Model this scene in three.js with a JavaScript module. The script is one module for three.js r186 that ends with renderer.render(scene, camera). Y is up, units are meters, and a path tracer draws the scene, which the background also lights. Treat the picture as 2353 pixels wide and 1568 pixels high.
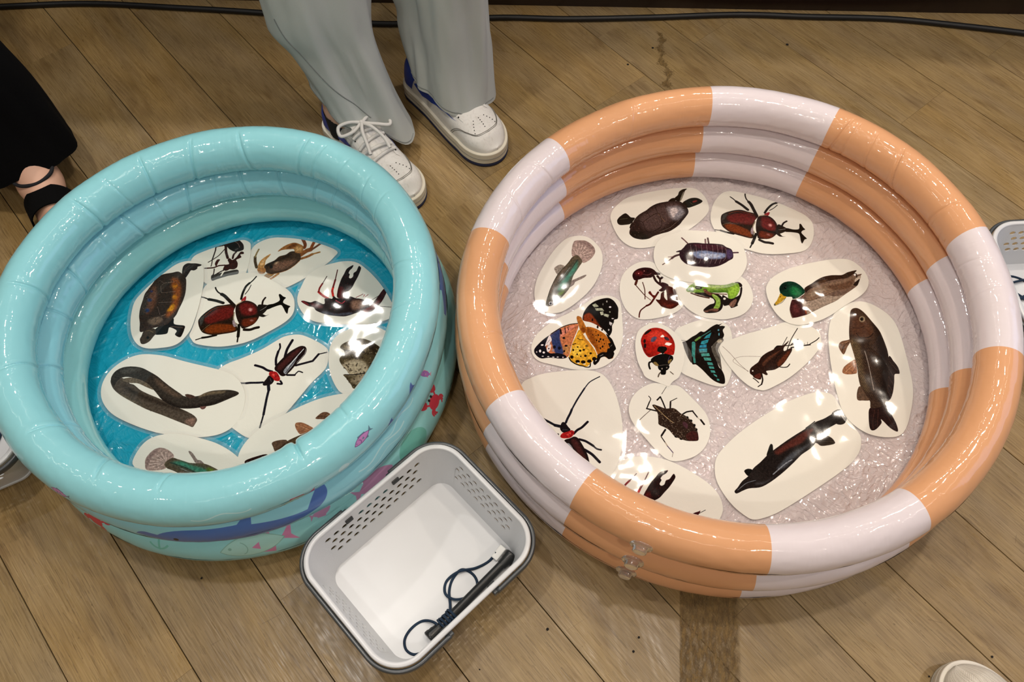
import * as THREE from 'three';
import { RoundedBoxGeometry } from 'three/addons/geometries/RoundedBoxGeometry.js';
import { mergeGeometries, mergeVertices } from 'three/addons/utils/BufferGeometryUtils.js';
import { MarchingCubes } from 'three/addons/objects/MarchingCubes.js';
import { RectAreaLightUniformsLib } from 'three/addons/lights/RectAreaLightUniformsLib.js';
import { createNoise2D, createNoise3D } from 'simplex-noise';

// ------------------------------------------------------------------ camera, light, exposure
const scene = new THREE.Scene();
scene.background = new THREE.Color(0x000000);
const camera = new THREE.PerspectiveCamera(43.52, 2353 / 1568, 0.02, 30);
{
  const pitch = 1.05677, roll = -0.024628, cp = Math.cos(pitch), sp = Math.sin(pitch), cr = Math.cos(roll), sr = Math.sin(roll);
  camera.position.set(0, 1.343, 0);                       // held at chest height, looking down and ahead
  camera.up.set(-sr, cr * cp, -cr * sp);
  camera.lookAt(0, 1.343 - sp, -cp);
}
const EXPOSURE = 0.225;
const CEILING = 2.7;
// the ceiling downlights: x, z, candela; their mirror images are the bright spots on the laminated cards
const LAMPS = [
  [-0.82, -2.36, 34], [0.2, -2.52, 9], [1.02, -2.6, 10], [1.8, -2.46, 12], [0.58, -1.56, 7], [1.6, -1.78, 30],
  [-0.72, -0.76, 17], [0.64, -0.74, 17], [-1.9, -1.2, 4], [1.9, -0.2, 18], [-0.4, 0.9, 18], [0.9, 1.1, 20], [-1.7, 0.5, 10],
];
// slim linear ceiling lights: x, z, length, along x or z, luminance
const STRIPS = [[-0.3, -0.4, 2.8, 'z', 150], [2.45, -1.0, 2.6, 'z', 150], [-2.5, -1.0, 2.6, 'z', 150], [0.2, -0.92, 2.8, 'x', 130], [0.3, -3.05, 3.4, 'x', 150], [0.2, 1.3, 3.0, 'x', 170]];
RectAreaLightUniformsLib.init();
const renderer = new THREE.WebGLRenderer({ antialias: true });
renderer.toneMapping = THREE.LinearToneMapping;
renderer.toneMappingExposure = EXPOSURE;
renderer.shadowMap.enabled = true;
const WINDOW_LIGHT = { color: 0xb4ccff, intensity: 5.5, w: 2.2, h: 1.5 };

// ------------------------------------------------------------------ helpers
function rngOf(seed) { let a = seed >>> 0; return () => { a |= 0; a = (a + 0x6d2b79f5) | 0; let t = Math.imul(a ^ (a >>> 15), 1 | a); t = (t + Math.imul(t ^ (t >>> 7), 61 | t)) ^ t; return ((t ^ (t >>> 14)) >>> 0) / 4294967296; }; }
const rnd = rngOf(11);
const n2 = createNoise2D(rngOf(3)), n3 = createNoise3D(rngOf(5));
const clamp = (v, a, b) => Math.min(b, Math.max(a, v));
const lerp = (a, b, t) => a + (b - a) * t;
const sstep = (a, b, x) => { const t = clamp((x - a) / (b - a), 0, 1); return t * t * (3 - 2 * t); };
const V = (x, y, z) => new THREE.Vector3(x, y, z);
const taken = {};
function numbered(name) { const k = taken[name] = (taken[name] ?? -1) + 1; return k ? `${name}_${String(k).padStart(3, '0')}` : name; }
function mesh(name, geometry, material, parent) {
  const m = new THREE.Mesh(geometry, material); m.name = parent && parent !== scene ? name : numbered(name);
  m.castShadow = m.receiveShadow = true; (parent ?? scene).add(m); return m;
}
function thing(name, label, category, [x, y, z] = [0, 0, 0], turn = 0, group) {
  const o = new THREE.Group(); o.name = numbered(name); o.position.set(x, y, z); o.rotation.y = turn;
  o.userData = { label, category }; if (group) o.userData.group = group; scene.add(o); return o;
}
function struct(o, label) { o.userData = { kind: 'structure', label }; return o; }
function geo(pos, idx, extra = {}) {
  const g = new THREE.BufferGeometry(); g.setAttribute('position', new THREE.Float32BufferAttribute(pos, 3)); g.setIndex(idx);
  if (extra.uv) g.setAttribute('uv', new THREE.Float32BufferAttribute(extra.uv, 2));
  if (extra.color) g.setAttribute('color', new THREE.Float32BufferAttribute(extra.color, 3));
  if (extra.normal) {
    g.setAttribute('normal', new THREE.Float32BufferAttribute(extra.normal, 3)); const N = extra.normal, ix = g.index.array;       // faces turned the way their normals point
    for (let i = 0; i < ix.length; i += 3) {
      const a = ix[i] * 3, b = ix[i + 1] * 3, c = ix[i + 2] * 3, x1 = pos[b] - pos[a], y1 = pos[b + 1] - pos[a + 1], z1 = pos[b + 2] - pos[a + 2], x2 = pos[c] - pos[a], y2 = pos[c + 1] - pos[a + 1], z2 = pos[c + 2] - pos[a + 2];
      if ((y1 * z2 - z1 * y2) * (N[a] + N[b] + N[c]) + (z1 * x2 - x1 * z2) * (N[a + 1] + N[b + 1] + N[c + 1]) + (x1 * y2 - y1 * x2) * (N[a + 2] + N[b + 2] + N[c + 2]) < 0) { const t = ix[i + 1]; ix[i + 1] = ix[i + 2]; ix[i + 2] = t; }
    }
  } else g.computeVertexNormals();
  return g;
}
// a surface from a function of (u, v), with normals from its own slopes
function surface(us, vs, f, { uvf, flip = false, closedV = false } = {}) {
  const pos = [], nor = [], uv = [], idx = [], e = 1e-3, a = V(), b = V(), c = V(), n = V();
  for (const u of us) for (const v of vs) {
    const p = f(u, v), pu = f(u + e, v), pv = f(u, v + e);
    a.set(...p); b.set(...pu).sub(a); c.set(...pv).sub(a); n.crossVectors(b, c).normalize(); if (flip) n.negate();
    pos.push(...p); nor.push(n.x, n.y, n.z); uv.push(...(uvf ? uvf(u, v) : [u, v]));
  }
  const m = vs.length;
  for (let i = 0; i < us.length - 1; i++) for (let j = 0; j < m - 1; j++) {
    const q = i * m + j;
    if (flip) idx.push(q, q + 1, q + m, q + 1, q + m + 1, q + m); else idx.push(q, q + m, q + 1, q + 1, q + m, q + m + 1);
  }
  return geo(pos, idx, { uv, normal: nor });
}
const span = (a, b, n) => Array.from({ length: n + 1 }, (_, i) => a + (b - a) * i / n);
const tube = (pts, r, seg = 80, rad = 10, closed = false) => new THREE.TubeGeometry(new THREE.CatmullRomCurve3(pts.map(p => V(...p)), closed), seg, r, rad, closed);
function canvas(w, h) { const c = document.createElement('canvas'); c.width = w; c.height = h; return [c, c.getContext('2d')]; }
function ctex(c, srgb = true) { const t = new THREE.CanvasTexture(c); if (srgb) t.colorSpace = THREE.SRGBColorSpace; t.wrapS = t.wrapT = THREE.RepeatWrapping; t.magFilter = THREE.LinearFilter; t.anisotropy = 8; return t; }
// grey-value or rgb texture computed per pixel
function ptex(w, h, f, srgb = false) {
  const d = new Uint8Array(w * h * 4);
  for (let y = 0; y < h; y++) for (let x = 0; x < w; x++) { const v = f(x / w, y / h), k = (y * w + x) * 4; const a = Array.isArray(v) ? v : [v, v, v]; d[k] = clamp(a[0] * 255, 0, 255); d[k + 1] = clamp(a[1] * 255, 0, 255); d[k + 2] = clamp(a[2] * 255, 0, 255); d[k + 3] = 255; }
  const t = new THREE.DataTexture(d, w, h); t.wrapS = t.wrapT = THREE.RepeatWrapping; t.magFilter = THREE.LinearFilter; t.minFilter = THREE.LinearMipmapLinearFilter; t.generateMipmaps = true; if (srgb) t.colorSpace = THREE.SRGBColorSpace; t.needsUpdate = true; return t;
}
// tileable noise on the unit square
function tnoise(u, v, fx, fy, s = 0) { const a = 2 * Math.PI * u, b = 2 * Math.PI * v; return n3(Math.cos(a) * fx + s * 3.1, Math.sin(a) * fx + Math.cos(b) * fy, Math.sin(b) * fy + s * 7.7); }
const std = (o) => new THREE.MeshStandardMaterial(o), phys = (o) => new THREE.MeshPhysicalMaterial(o);
function chaikin(pts, it = 2) {
  for (let k = 0; k < it; k++) { const q = []; pts.forEach((p, i) => { const n = pts[(i + 1) % pts.length]; q.push([p[0] * .75 + n[0] * .25, p[1] * .75 + n[1] * .25], [p[0] * .25 + n[0] * .75, p[1] * .25 + n[1] * .75]); }); pts = q; }
  return pts;
}
function offsetPoly(p, d) {
  let area = 0; p.forEach((a, i) => { const b = p[(i + 1) % p.length]; area += a[0] * b[1] - b[0] * a[1]; });
  const s = area > 0 ? 1 : -1;
  return p.map((c, i) => { const a = p[(i - 1 + p.length) % p.length], b = p[(i + 1) % p.length], tx = b[0] - a[0], ty = b[1] - a[1], l = Math.hypot(tx, ty) || 1; return [c[0] + s * ty / l * d, c[1] - s * tx / l * d]; });
}
function inside(p, x, y) { let c = false; for (let i = 0, j = p.length - 1; i < p.length; j = i++) { const a = p[i], b = p[j]; if ((a[1] > y) !== (b[1] > y) && x < (b[0] - a[0]) * (y - a[1]) / (b[1] - a[1]) + a[0]) c = !c; } return c; }
function clipBy(poly, axis, lim, keepLess) {
  const out = [];
  for (let i = 0; i < poly.length; i++) {
    const a = poly[i], b = poly[(i + 1) % poly.length], ia = keepLess ? a[axis] <= lim : a[axis] >= lim, ib = keepLess ? b[axis] <= lim : b[axis] >= lim;
    if (ia) out.push(a);
    if (ia !== ib) { const t = (lim - a[axis]) / (b[axis] - a[axis]); out.push([a[0] + (b[0] - a[0]) * t, a[1] + (b[1] - a[1]) * t]); }
  }
  return out;
}
// a flat outline cut into cells, so that it can be bent: returns 2-D points and triangles
function cells(poly, size) {
  const xs = poly.map(p => p[0]), ys = poly.map(p => p[1]), x0 = Math.min(...xs), x1 = Math.max(...xs), y0 = Math.min(...ys), y1 = Math.max(...ys);
  const pts = [], tri = [], map = new Map();
  const id = (p) => { const k = `${Math.round(p[0] * 2e5)},${Math.round(p[1] * 2e5)}`; let v = map.get(k); if (v === undefined) { v = pts.length; pts.push(p); map.set(k, v); } return v; };
  const nx = Math.max(1, Math.ceil((x1 - x0) / size)), ny = Math.max(1, Math.ceil((y1 - y0) / size)), sx = (x1 - x0) / nx, sy = (y1 - y0) / ny;
  for (let i = 0; i < nx; i++) {
    const colp = clipBy(clipBy(poly, 0, x0 + i * sx, false), 0, x0 + (i + 1) * sx, true); if (colp.length < 3) continue;
    for (let j = 0; j < ny; j++) {
      const c = clipBy(clipBy(colp, 1, y0 + j * sy, false), 1, y0 + (j + 1) * sy, true); if (c.length < 3) continue;
      const v = c.map(p => new THREE.Vector2(...p));
      for (const t of THREE.ShapeUtils.triangulateShape(v, [])) {
        const [a, b, d] = t.map(k => c[k]); const ar = (b[0] - a[0]) * (d[1] - a[1]) - (d[0] - a[0]) * (b[1] - a[1]);
        if (Math.abs(ar) < 1e-12) continue; const q = [id(a), id(b), id(d)]; if (ar > 0) q.reverse(); tri.push(...q);
      }
    }
  }
  return { pts, tri };
}
// a thin bent sheet: outline in (x, z), height from a function, with an underside and an edge
function sheet(poly, size, hf, thick, uvf) {
  const { pts, tri } = cells(poly, size), pos = [], nor = [], uv = [], idx = [], e = 1e-3;
  const put = (x, z, dy, down) => {
    const y = hf(x, z), gx = (hf(x + e, z) - y) / e, gz = (hf(x, z + e) - y) / e, l = Math.hypot(gx, 1, gz), s = down ? -1 : 1;
    pos.push(x, y + dy, z); nor.push(-gx / l * s, s / l, -gz / l * s); uv.push(...uvf(x, z));
  };
  for (const p of pts) put(p[0], p[1], 0, false);
  idx.push(...tri);
  if (thick) {
    const o = pts.length; for (const p of pts) put(p[0], p[1], -thick, true);
    for (let i = 0; i < tri.length; i += 3) idx.push(o + tri[i], o + tri[i + 2], o + tri[i + 1]);
    let area = 0; poly.forEach((a, i) => { const b = poly[(i + 1) % poly.length]; area += a[0] * b[1] - b[0] * a[1]; });
    poly.forEach((a, i) => {
      const b = poly[(i + 1) % poly.length], k = pos.length / 3, dx = b[0] - a[0], dz = b[1] - a[1], l = Math.hypot(dx, dz); if (l < 1e-7) return; const s = area > 0 ? 1 : -1;
      for (const [p, dy] of [[a, 0], [b, 0], [a, -thick], [b, -thick]]) { pos.push(p[0], hf(p[0], p[1]) + dy, p[1]); nor.push(s * dz / l, 0, -s * dx / l); uv.push(...uvf(p[0], p[1])); }
      if (s > 0) idx.push(k, k + 1, k + 2, k + 1, k + 3, k + 2); else idx.push(k, k + 2, k + 1, k + 1, k + 2, k + 3);
    });
  }
  return geo(pos, idx, { uv, normal: nor });
}
const at2 = (a) => { const o = []; for (let i = 0; i < a.length; i += 2) o.push([a[i], a[i + 1]]); return o; };
// a closed surface from a distance field
const dist = { cap(p, a, b, ra, rb) { const px = p[0] - a[0], py = p[1] - a[1], pz = p[2] - a[2], bx = b[0] - a[0], by = b[1] - a[1], bz = b[2] - a[2]; const h = clamp((px * bx + py * by + pz * bz) / (bx * bx + by * by + bz * bz + 1e-12), 0, 1); return Math.hypot(px - bx * h, py - by * h, pz - bz * h) - lerp(ra, rb, h); }, smin(a, b, k) { const h = clamp(.5 + .5 * (b - a) / k, 0, 1); return lerp(b, a, h) - k * h * (1 - h); } };
function fieldMesh(f, lo, hi, cell) {
  const size = Math.max(hi[0] - lo[0], hi[1] - lo[1], hi[2] - lo[2]), res = Math.ceil(size / cell) + 4, mc = new MarchingCubes(res, new THREE.MeshBasicMaterial(), false, false, 400000);
  mc.isolation = 0; const half = res / 2, sc = size / 2 * (1 + 4 / res), c = [0, 1, 2].map(i => (lo[i] + hi[i]) / 2);
  for (let z = 0; z < res; z++) for (let y = 0; y < res; y++) for (let x = 0; x < res; x++) mc.field[x + y * res + z * res * res] = -f([c[0] + (x - half) / half * sc, c[1] + (y - half) / half * sc, c[2] + (z - half) / half * sc]);
  mc.update();
  const n = mc.count, pos = Array.from(mc.positionArray.slice(0, n * 3)).map((v, i) => c[i % 3] + v * sc);
  const g = new THREE.BufferGeometry(); g.setAttribute('position', new THREE.Float32BufferAttribute(pos, 3));
  const m = mergeVertices(g, 1e-5); m.computeVertexNormals(); return m;
}

// ------------------------------------------------------------------ outlines and prints of the animal cards, in tenths of a millimetre
const PRINTS = {
  turtle: [
    ["f","#2a2220",0.0,[156,-648,156,-800,221,-867,310,-864,399,-861,492,-835,484,-805,431,-784,425,-738,374,-702,317,-703,285,-629,239,-532,184,-556]],
    ["s","#4a3c36",14.0,[199,-616,215,-752,268,-812]],
    ["f","#1a1614",0.0,[33,431,165,350,205,471,394,512,402,597,390,673,366,742,317,741,254,690,273,621,229,578,125,540,110,658,30,684,-104,680,-134,581]],
    ["s","#54463c",15.9,[146,519,270,537,370,554]],
    ["f","#3d3226",0.0,[-339,617,-353,701,-370,770,-329,860,-262,867,-187,816,-132,721,-97,652,-151,553,-307,562]],
    ["s","#6a5a40",13.2,[-299,605,-229,593,-148,637]],
    ["f","#0e0a08",0.0,[-207,740,-209,756,-219,766,-234,765,-248,755,-256,738,-254,722,-244,712,-229,713,-215,723]],
    ["f","#33261e",0.0,[-491,174,-492,73,-477,-72,-464,-203,-421,-306,-359,-437,-315,-541,-205,-628,-35,-661,88,-680,205,-586,260,-494,290,-299,296,-152,277,-6,232,166,202,280,136,392,65,475,-96,526,-258,564,-334,611,-403,602,-435,432,-475,289]],
    ["b","#8a4a1e",34.9,[-15,-547,104,-514,202,-302,217,-66,182,164,74,319,5,274,68,75,72,-188,-1,-397]],
    ["b","#d08f1a",16.2,[18,174,78,60,136,40,133,163,53,197]],
    ["b","#c07a1c",24.9,[126,-349,120,-323,98,-307,67,-308,39,-325,25,-352,30,-378,53,-393,84,-392,111,-375]],
    ["b","#c8821c",24.6,[154,-112,150,-82,132,-64,105,-65,80,-84,66,-115,69,-145,88,-163,115,-162,140,-143]],
    ["b","#63402e",34.6,[-362,-319,-297,-376,-224,-108,-243,123,-329,250,-380,177,-376,4]],
    ["b","#20305e",19.1,[-309,-67,-313,-46,-332,-33,-359,-34,-383,-48,-396,-70,-391,-91,-372,-104,-345,-103,-321,-89]],
    ["b","#20305e",18.9,[-310,157,-314,183,-332,198,-359,197,-383,181,-397,155,-393,130,-374,114,-348,115,-323,132]],
    ["b","#2a2a50",13.8,[-321,-258,-323,-243,-337,-233,-355,-234,-372,-244,-381,-260,-378,-276,-365,-285,-346,-284,-329,-274]],
    ["b","#6a5a4a",24.1,[-305,379,-112,299,-23,387,-177,482]],
    ["s","#75655a",8.3,[-194,-358,-132,-431,51,-455]],
    ["s","#75655a",8.3,[-194,-358,-169,-254,-133,-223,101,-239]],
    ["s","#75655a",8.2,[-168,-5,115,-11]],
    ["s","#6a5850",8.1,[-176,82,-133,184,-93,271]],
    ["s","#857565",9.4,[-222,367,-99,307,3,260]],
    ["s","#6a5850",7.0,[-231,-494,-145,-431]],
    ["s","#6a5850",7.0,[74,-470,154,-363]],
    ["n","#140e0a",160,12.5],
    ["n","#7a5030",90,9.7],
  ],
  beetle: [
    ["s","#1d1a16",55.8,[-415,-135,-549,-185,-691,-218]],
    ["s","#1d1a16",23.7,[-691,-218,-775,-255,-842,-275]],
    ["s","#1e1813",62.0,[-201,-72,-315,-190,-407,-285,-472,-328]],
    ["s","#1e1813",26.0,[-472,-328,-538,-370,-586,-430,-608,-478]],
    ["s","#17130f",43.1,[-94,-218,-82,-345,-41,-485,18,-559]],
    ["s","#17130f",24.1,[19,-554,79,-623,129,-704]],
    ["s","#17130f",15.1,[-34,-321,18,-413,53,-517]],
    ["f","#a02830",0.0,[-87,-166,-58,-240,-13,-274,-11,-181]],
    ["s","#15110d",41.5,[-440,551,-569,580,-691,598]],
    ["s","#15110d",20.7,[-691,598,-799,639]],
    ["s","#15110d",54.5,[-56,351,-43,485,-38,595]],
    ["s","#15110d",25.9,[-38,595,-37,704]],
    ["s","#1c1410",54.2,[54,454,159,457,242,426,307,411]],
    ["f","#23170f",0.0,[-177,-71,-265,-108,-399,-89,-532,-70,-639,-4,-732,84,-796,173,-817,251,-778,375,-710,477,-616,523,-479,549,-309,532,-86,483,-92,372,-159,236,-194,54]],
    ["b","#611c18",29.9,[-216,-38,-392,-43,-520,11,-641,109,-711,220,-610,313,-444,261,-260,199,-194,122]],
    ["b","#713212",20.8,[-109,461,-314,499,-551,514,-676,444,-568,336,-388,319,-182,347]],
    ["b","#3a3a36",10.6,[-800,206,-751,151,-725,130,-724,265,-758,353]],
    ["s","#2a1c12",14.7,[-764,375,-599,324,-402,285,-201,212]],
    ["s","#9a8a5c",5.2,[-713,454,-666,389,-589,324]],
    ["s","#8a3a20",8.5,[-716,130,-598,8,-451,-50,-260,-73]],
    ["f","#231712",0.0,[-170,-59,-111,-126,-20,-176,80,-161,186,-95,257,10,292,136,267,248,211,336,131,390,22,431,-37,351,-101,238,-155,89]],
    ["b","#651c1a",29.9,[-105,-80,15,-134,159,-73,232,44,213,123,72,152,-41,104]],
    ["b","#602614",21.1,[-4,240,127,210,252,203,219,325,83,388,2,353]],
    ["s","#1b140c",29.5,[-37,206,123,177,292,136]],
    ["b","#d29a96",17.0,[143,24,139,45,123,58,102,57,83,44,73,22,77,1,93,-12,115,-11,134,2]],
    ["b","#8a5a54",14.7,[201,258,195,269,177,276,153,275,133,267,124,255,129,244,148,237,172,237,192,245]],
    ["s","#8d8168",19.1,[-181,77,-176,213,-152,281,-87,339]],
    ["f","#9a8a92",0.0,[-186,280,-168,236,-102,372,-148,382]],
    ["s","#a8966a",10.7,[-173,-82,-113,-138,-40,-182]],
    ["f","#1c1814",0.0,[237,-70,334,-79,444,-53,431,4,366,104,295,159,245,67]],
    ["s","#8a8a88",8.5,[291,45,327,24,406,-43]],
    ["f","#1c1814",0.0,[285,159,339,126,411,157,466,136,376,189,307,176]],
    ["s","#1c120e",34.2,[314,-80,319,-160,355,-228]],
    ["f","#0f0e0b",0.0,[413,-65,527,-96,610,-140,629,-185,599,-279,626,-296,686,-242,739,-211,705,-160,702,-103,775,-55,842,-18,813,26,805,134,762,93,713,1,658,-58,535,-22,415,26]],
  ],
  ant: [
    ["s","#2a1510",23.1,[-93,-316,-205,-288,-211,-202,-236,15]],
    ["s","#2a1510",17.2,[-42,-228,-124,-90,-213,0,-303,74]],
    ["s","#2a1510",17.0,[-236,15,-231,92,-235,168]],
    ["s","#331510",49.0,[-28,-306,-1,-164,51,-23]],
    ["s","#331510",37.2,[197,-166,155,-97,148,-12]],
    ["f","#27110b",0.0,[-125,-356,-98,-434,-27,-483,74,-496,197,-449,301,-343,331,-232,296,-187,171,-167,61,-225,0,-289,-53,-307]],
    ["b","#180908",20.2,[22,-320,142,-380,258,-282,245,-188,143,-183,61,-225]],
    ["b","#6a3022",29.0,[16,-426,14,-400,-9,-374,-44,-359,-78,-359,-98,-376,-96,-402,-74,-428,-39,-443,-4,-443]],
    ["s","#a08078",5.8,[96,-428,196,-362,247,-266]],
    ["f","#35140d",0.0,[147,26,215,-34,275,-156,333,-154,345,-107,283,-94,311,-31,270,-1,223,28,260,106,259,198,202,242,126,240,80,269,4,267,24,145,96,117,58,23,90,-14]],
    ["s","#3a1610",28.2,[24,145,-88,157,-183,200,-345,211]],
    ["f","#3a1610",0.0,[-171,109,-146,17,-90,11,-112,80,-136,171]],
    ["s","#2a120e",22.5,[76,238,-19,281,-99,339,-155,383]],
    ["s","#2a120e",19.7,[-165,231,-162,337,-191,397]],
    ["f","#3a3632",0.0,[-199,382,-134,353,-50,326,34,298,267,252,293,351,110,391,-151,496]],
    ["f","#e9e5d8",0.0,[-29,387,7,289,44,268,19,328,-4,387]],
  ],
  crab: [
    ["f","#a8814e",0.0,[-478,423,-430,356,-291,360,-392,463]],
    ["s","#b08050",41.8,[-215,363,-295,436,-363,494,-415,582]],
    ["s","#7a4220",63.0,[217,-225,223,-303,157,-447,110,-528]],
    ["s","#5a2c18",36.3,[110,-528,27,-582]],
    ["s","#8a5426",93.7,[158,-55,263,-145,337,-174]],
    ["s","#8a4a22",59.9,[337,-174,387,-330,440,-455]],
    ["s","#8a4a22",40.5,[440,-455,409,-503]],
    ["s","#6a4028",42.8,[363,-173,470,-264,589,-371]],
    ["s","#8a7048",23.0,[589,-371,706,-510]],
    ["s","#9a6430",53.7,[167,38,290,-5,386,-64]],
    ["s","#a87840",34.1,[386,-64,522,-109]],
    ["f","#43301f",0.0,[-507,187,-457,127,-326,54,-248,-36,-125,-79,-55,-139,20,-152,127,-102,169,-8,159,84,57,204,-83,306,-205,348,-327,374,-432,341,-477,279]],
    ["b","#7a5844",35.2,[-292,132,-85,61,106,67,5,187,-186,288,-378,267]],
    ["b","#2a1c10",25.3,[-479,157,-314,55,-123,-63,-28,-123,-43,-30,-212,58,-412,190]],
    ["b","#c0a080",16.9,[-241,88,-241,106,-257,128,-282,147,-307,154,-322,146,-321,128,-306,106,-281,87,-256,80]],
    ["b","#1e120a",11.2,[-339,207,-343,230,-357,244,-378,244,-396,229,-405,205,-402,182,-387,168,-366,169,-348,183]],
    ["s","#c98a50",8.4,[-327,374,-83,306,57,204,159,84]],
    ["n","#2a1c14",60,14.3],
    ["f","#a06a34",0.0,[-287,-154,-243,-223,-149,-299,-1,-354,119,-314,189,-257,199,-147,140,-102,49,-120,15,-199,-62,-202,-201,-190]],
    ["b","#cda064",28.6,[182,-194,171,-153,136,-129,88,-130,47,-157,28,-199,38,-240,74,-265,122,-263,163,-236]],
    ["b","#6a3c1a",20.1,[-48,-311,53,-332,34,-262,-115,-219]],
    ["f","#b07c46",0.0,[-631,259,-611,214,-511,210,-464,279,-493,354,-582,344]],
    ["f","#c29050",0.0,[-625,206,-603,77,-538,-14,-421,-103,-439,-42,-492,49,-512,202]],
    ["b","#e0b880",14.1,[-591,169,-565,78,-510,2,-532,140]],
    ["s","#4a3a26",53.4,[-650,205,-692,74,-706,-34]],
    ["s","#8a7850",31.3,[-706,-34,-686,-127,-658,-212]],
  ],
  crayfish: [
    ["s","#222",9.0,[414,265,611,119,837,-127]],
    ["s","#222",8.9,[574,366,707,382,841,398]],
    ["s","#7a1a1a",11.3,[161,167,290,98]],
    ["s","#9a1a1a",13.5,[304,147,322,111]],
    ["s","#7a1a1a",11.3,[336,160,384,112]],
    ["s","#b02222",42.9,[-364,164,-463,100,-542,24]],
    ["s","#7a1818",31.8,[-542,24,-529,-62,-485,-159]],
    ["s","#301414",13.7,[-485,-159,-416,-319]],
    ["s","#c02a20",40.7,[-265,118,-290,7,-280,-67]],
    ["s","#6a1414",34.2,[-281,-79,-253,-239]],
    ["s","#4a1414",18.4,[-253,-239,-228,-459]],
    ["f","#1d1212",0.0,[-841,235,-802,212,-675,252,-575,224,-446,289,-407,272,-415,174,-333,165,-281,178,-255,118,-189,169,-44,173,56,140,152,179,308,220,419,344,401,391,314,461,204,493,85,538,-25,564,-158,554,-344,525,-471,474,-557,424,-603,362,-709,329]],
    ["b","#424754",20.0,[-471,474,-344,519,-159,548,104,526,80,478,-184,494,-392,440]],
    ["b","#5a1a1c",22.4,[-673,276,-591,278,-443,319,-459,379,-604,350]],
    ["b","#6a262a",9.0,[-841,235,-791,224,-691,300,-709,329]],
    ["b","#8a6a58",33.7,[84,238,258,230,347,342,220,434,95,395]],
    ["n","#6a6a72",90,9.2],
    ["n","#a02020",40,9.2],
    ["f","#20100f",0.0,[-180,157,-191,10,-171,-125,-139,-261,-96,-373,-52,-485,58,-564,47,-501,4,-445,-13,-383,10,-357,0,-282,38,-262,77,-305,82,-380,131,-429,166,-536,204,-515,212,-464,171,-302,117,-166,73,-56,16,16,-34,39,-20,88,-24,174]],
    ["b","#501616",33.8,[-169,157,-176,-64,-93,-61,-34,173]],
    ["n","#6a2020",50,10.4],
    ["b","#b4344a",20.2,[-90,245,-98,273,-122,290,-154,289,-181,270,-193,242,-186,213,-161,196,-130,197,-102,216]],
    ["s","#c04050",15.7,[-206,217,-98,281,-40,234]],
    ["f","#3a1012",0.0,[254,489,321,413,440,357,516,250,572,155,657,10,736,-61,761,-85,758,-36,696,158,641,278,545,408,428,500,318,521]],
    ["b","#74201e",17.8,[274,484,470,345,617,217,524,395,357,504]],
  ],
  eel: [
    ["f","#4f463c",0.0,[-1144,-347,-1099,-215,-1007,-108,-857,-1,-622,133,-391,254,-118,362,129,469,350,562,442,599,474,553,500,466,437,389,309,311,146,230,-43,136,-234,42,-423,-41,-578,-122,-716,-230,-792,-258,-849,-312,-981,-382]],
    ["b","#7a7058",27.5,[-978,-82,-751,66,-370,242,4,403,129,469,-245,296,-627,108,-888,-41]],
    ["b","#332b24",27.7,[-933,-262,-669,-112,-350,38,24,189,338,349,-28,226,-399,88,-784,-102]],
    ["b","#82695c",21.8,[330,437,468,440,444,577,308,511]],
    ["n","#2a241e",120,11.4],
    ["f","#35302a",0.0,[-1147,-347,-1136,-452,-1082,-530,-975,-587,-812,-599,-640,-565,-482,-480,-336,-390,-185,-268,-63,-173,110,-52,225,16,446,15,553,-40,686,-81,918,-91,1060,-71,1147,-30,1130,15,1011,76,773,184,594,223,414,250,230,248,86,216,-39,162,-171,69,-271,-37,-344,-116,-481,-224,-666,-334,-841,-391,-957,-381,-1026,-317,-1072,-201]],
    ["b","#6a5e4a",17.3,[498,-22,677,-69,909,-71,858,-25,652,-5,462,41]],
    ["b","#1c1714",32.2,[-267,-11,77,165,315,210,653,155,1092,-12,1127,-11,661,206,205,238,-64,148]],
    ["b","#58493c",30.3,[-390,-366,-232,-269,-16,-107,167,14,53,24,-129,-84,-293,-219]],
    ["b","#4a4842",28.1,[-1010,-528,-807,-576,-633,-531,-744,-494,-949,-460]],
    ["n","#1a1612",160,10.1],
    ["n","#5a5044",70,10.1],
    ["f","#6a6050",0.0,[-949,-341,-815,-377,-642,-333,-486,-250,-358,-129,-471,-171,-650,-255,-794,-272]],
    ["f","#4a362e",0.0,[216,-4,241,-29,338,-7,402,33,313,57]],
    ["f","#6a4a44",0.0,[514,228,616,218,600,262,556,273]],
  ],
  longhorn: [
    ["s","#1a1a24",40.0,[18,-15,-61,-10,-192,-12,-272,-7]],
    ["s","#1e1e2a",29.7,[-272,-7,-458,-16,-599,-30,-760,-50]],
    ["s","#22222e",19.3,[-760,-50,-901,-80,-1007,-141,-1098,-208]],
    ["s","#1a1a22",55.9,[128,53,145,141]],
    ["s","#1a1a22",41.8,[145,141,130,286,119,472,111,614]],
    ["s","#1a1a22",27.2,[111,614,94,740,76,851]],
    ["s","#16121a",42.5,[154,-227,64,-259,-22,-314,-161,-363]],
    ["s","#16121a",42.8,[212,-360,198,-482,221,-633]],
    ["s","#16121a",31.8,[221,-633,246,-710,231,-787]],
    ["s","#16121a",48.9,[354,-523,378,-675,453,-851]],
    ["s","#16121a",39.9,[567,-335,716,-376,859,-418]],
    ["s","#16121a",40.0,[859,-418,953,-552]],
    ["s","#16121a",20.1,[953,-552,1098,-586]],
    ["s","#16121a",36.7,[435,-145,567,-141]],
    ["s","#16121a",22.6,[567,-141,626,-214,701,-190]],
    ["s","#16121a",33.7,[329,-30,362,30,282,21]],
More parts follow.
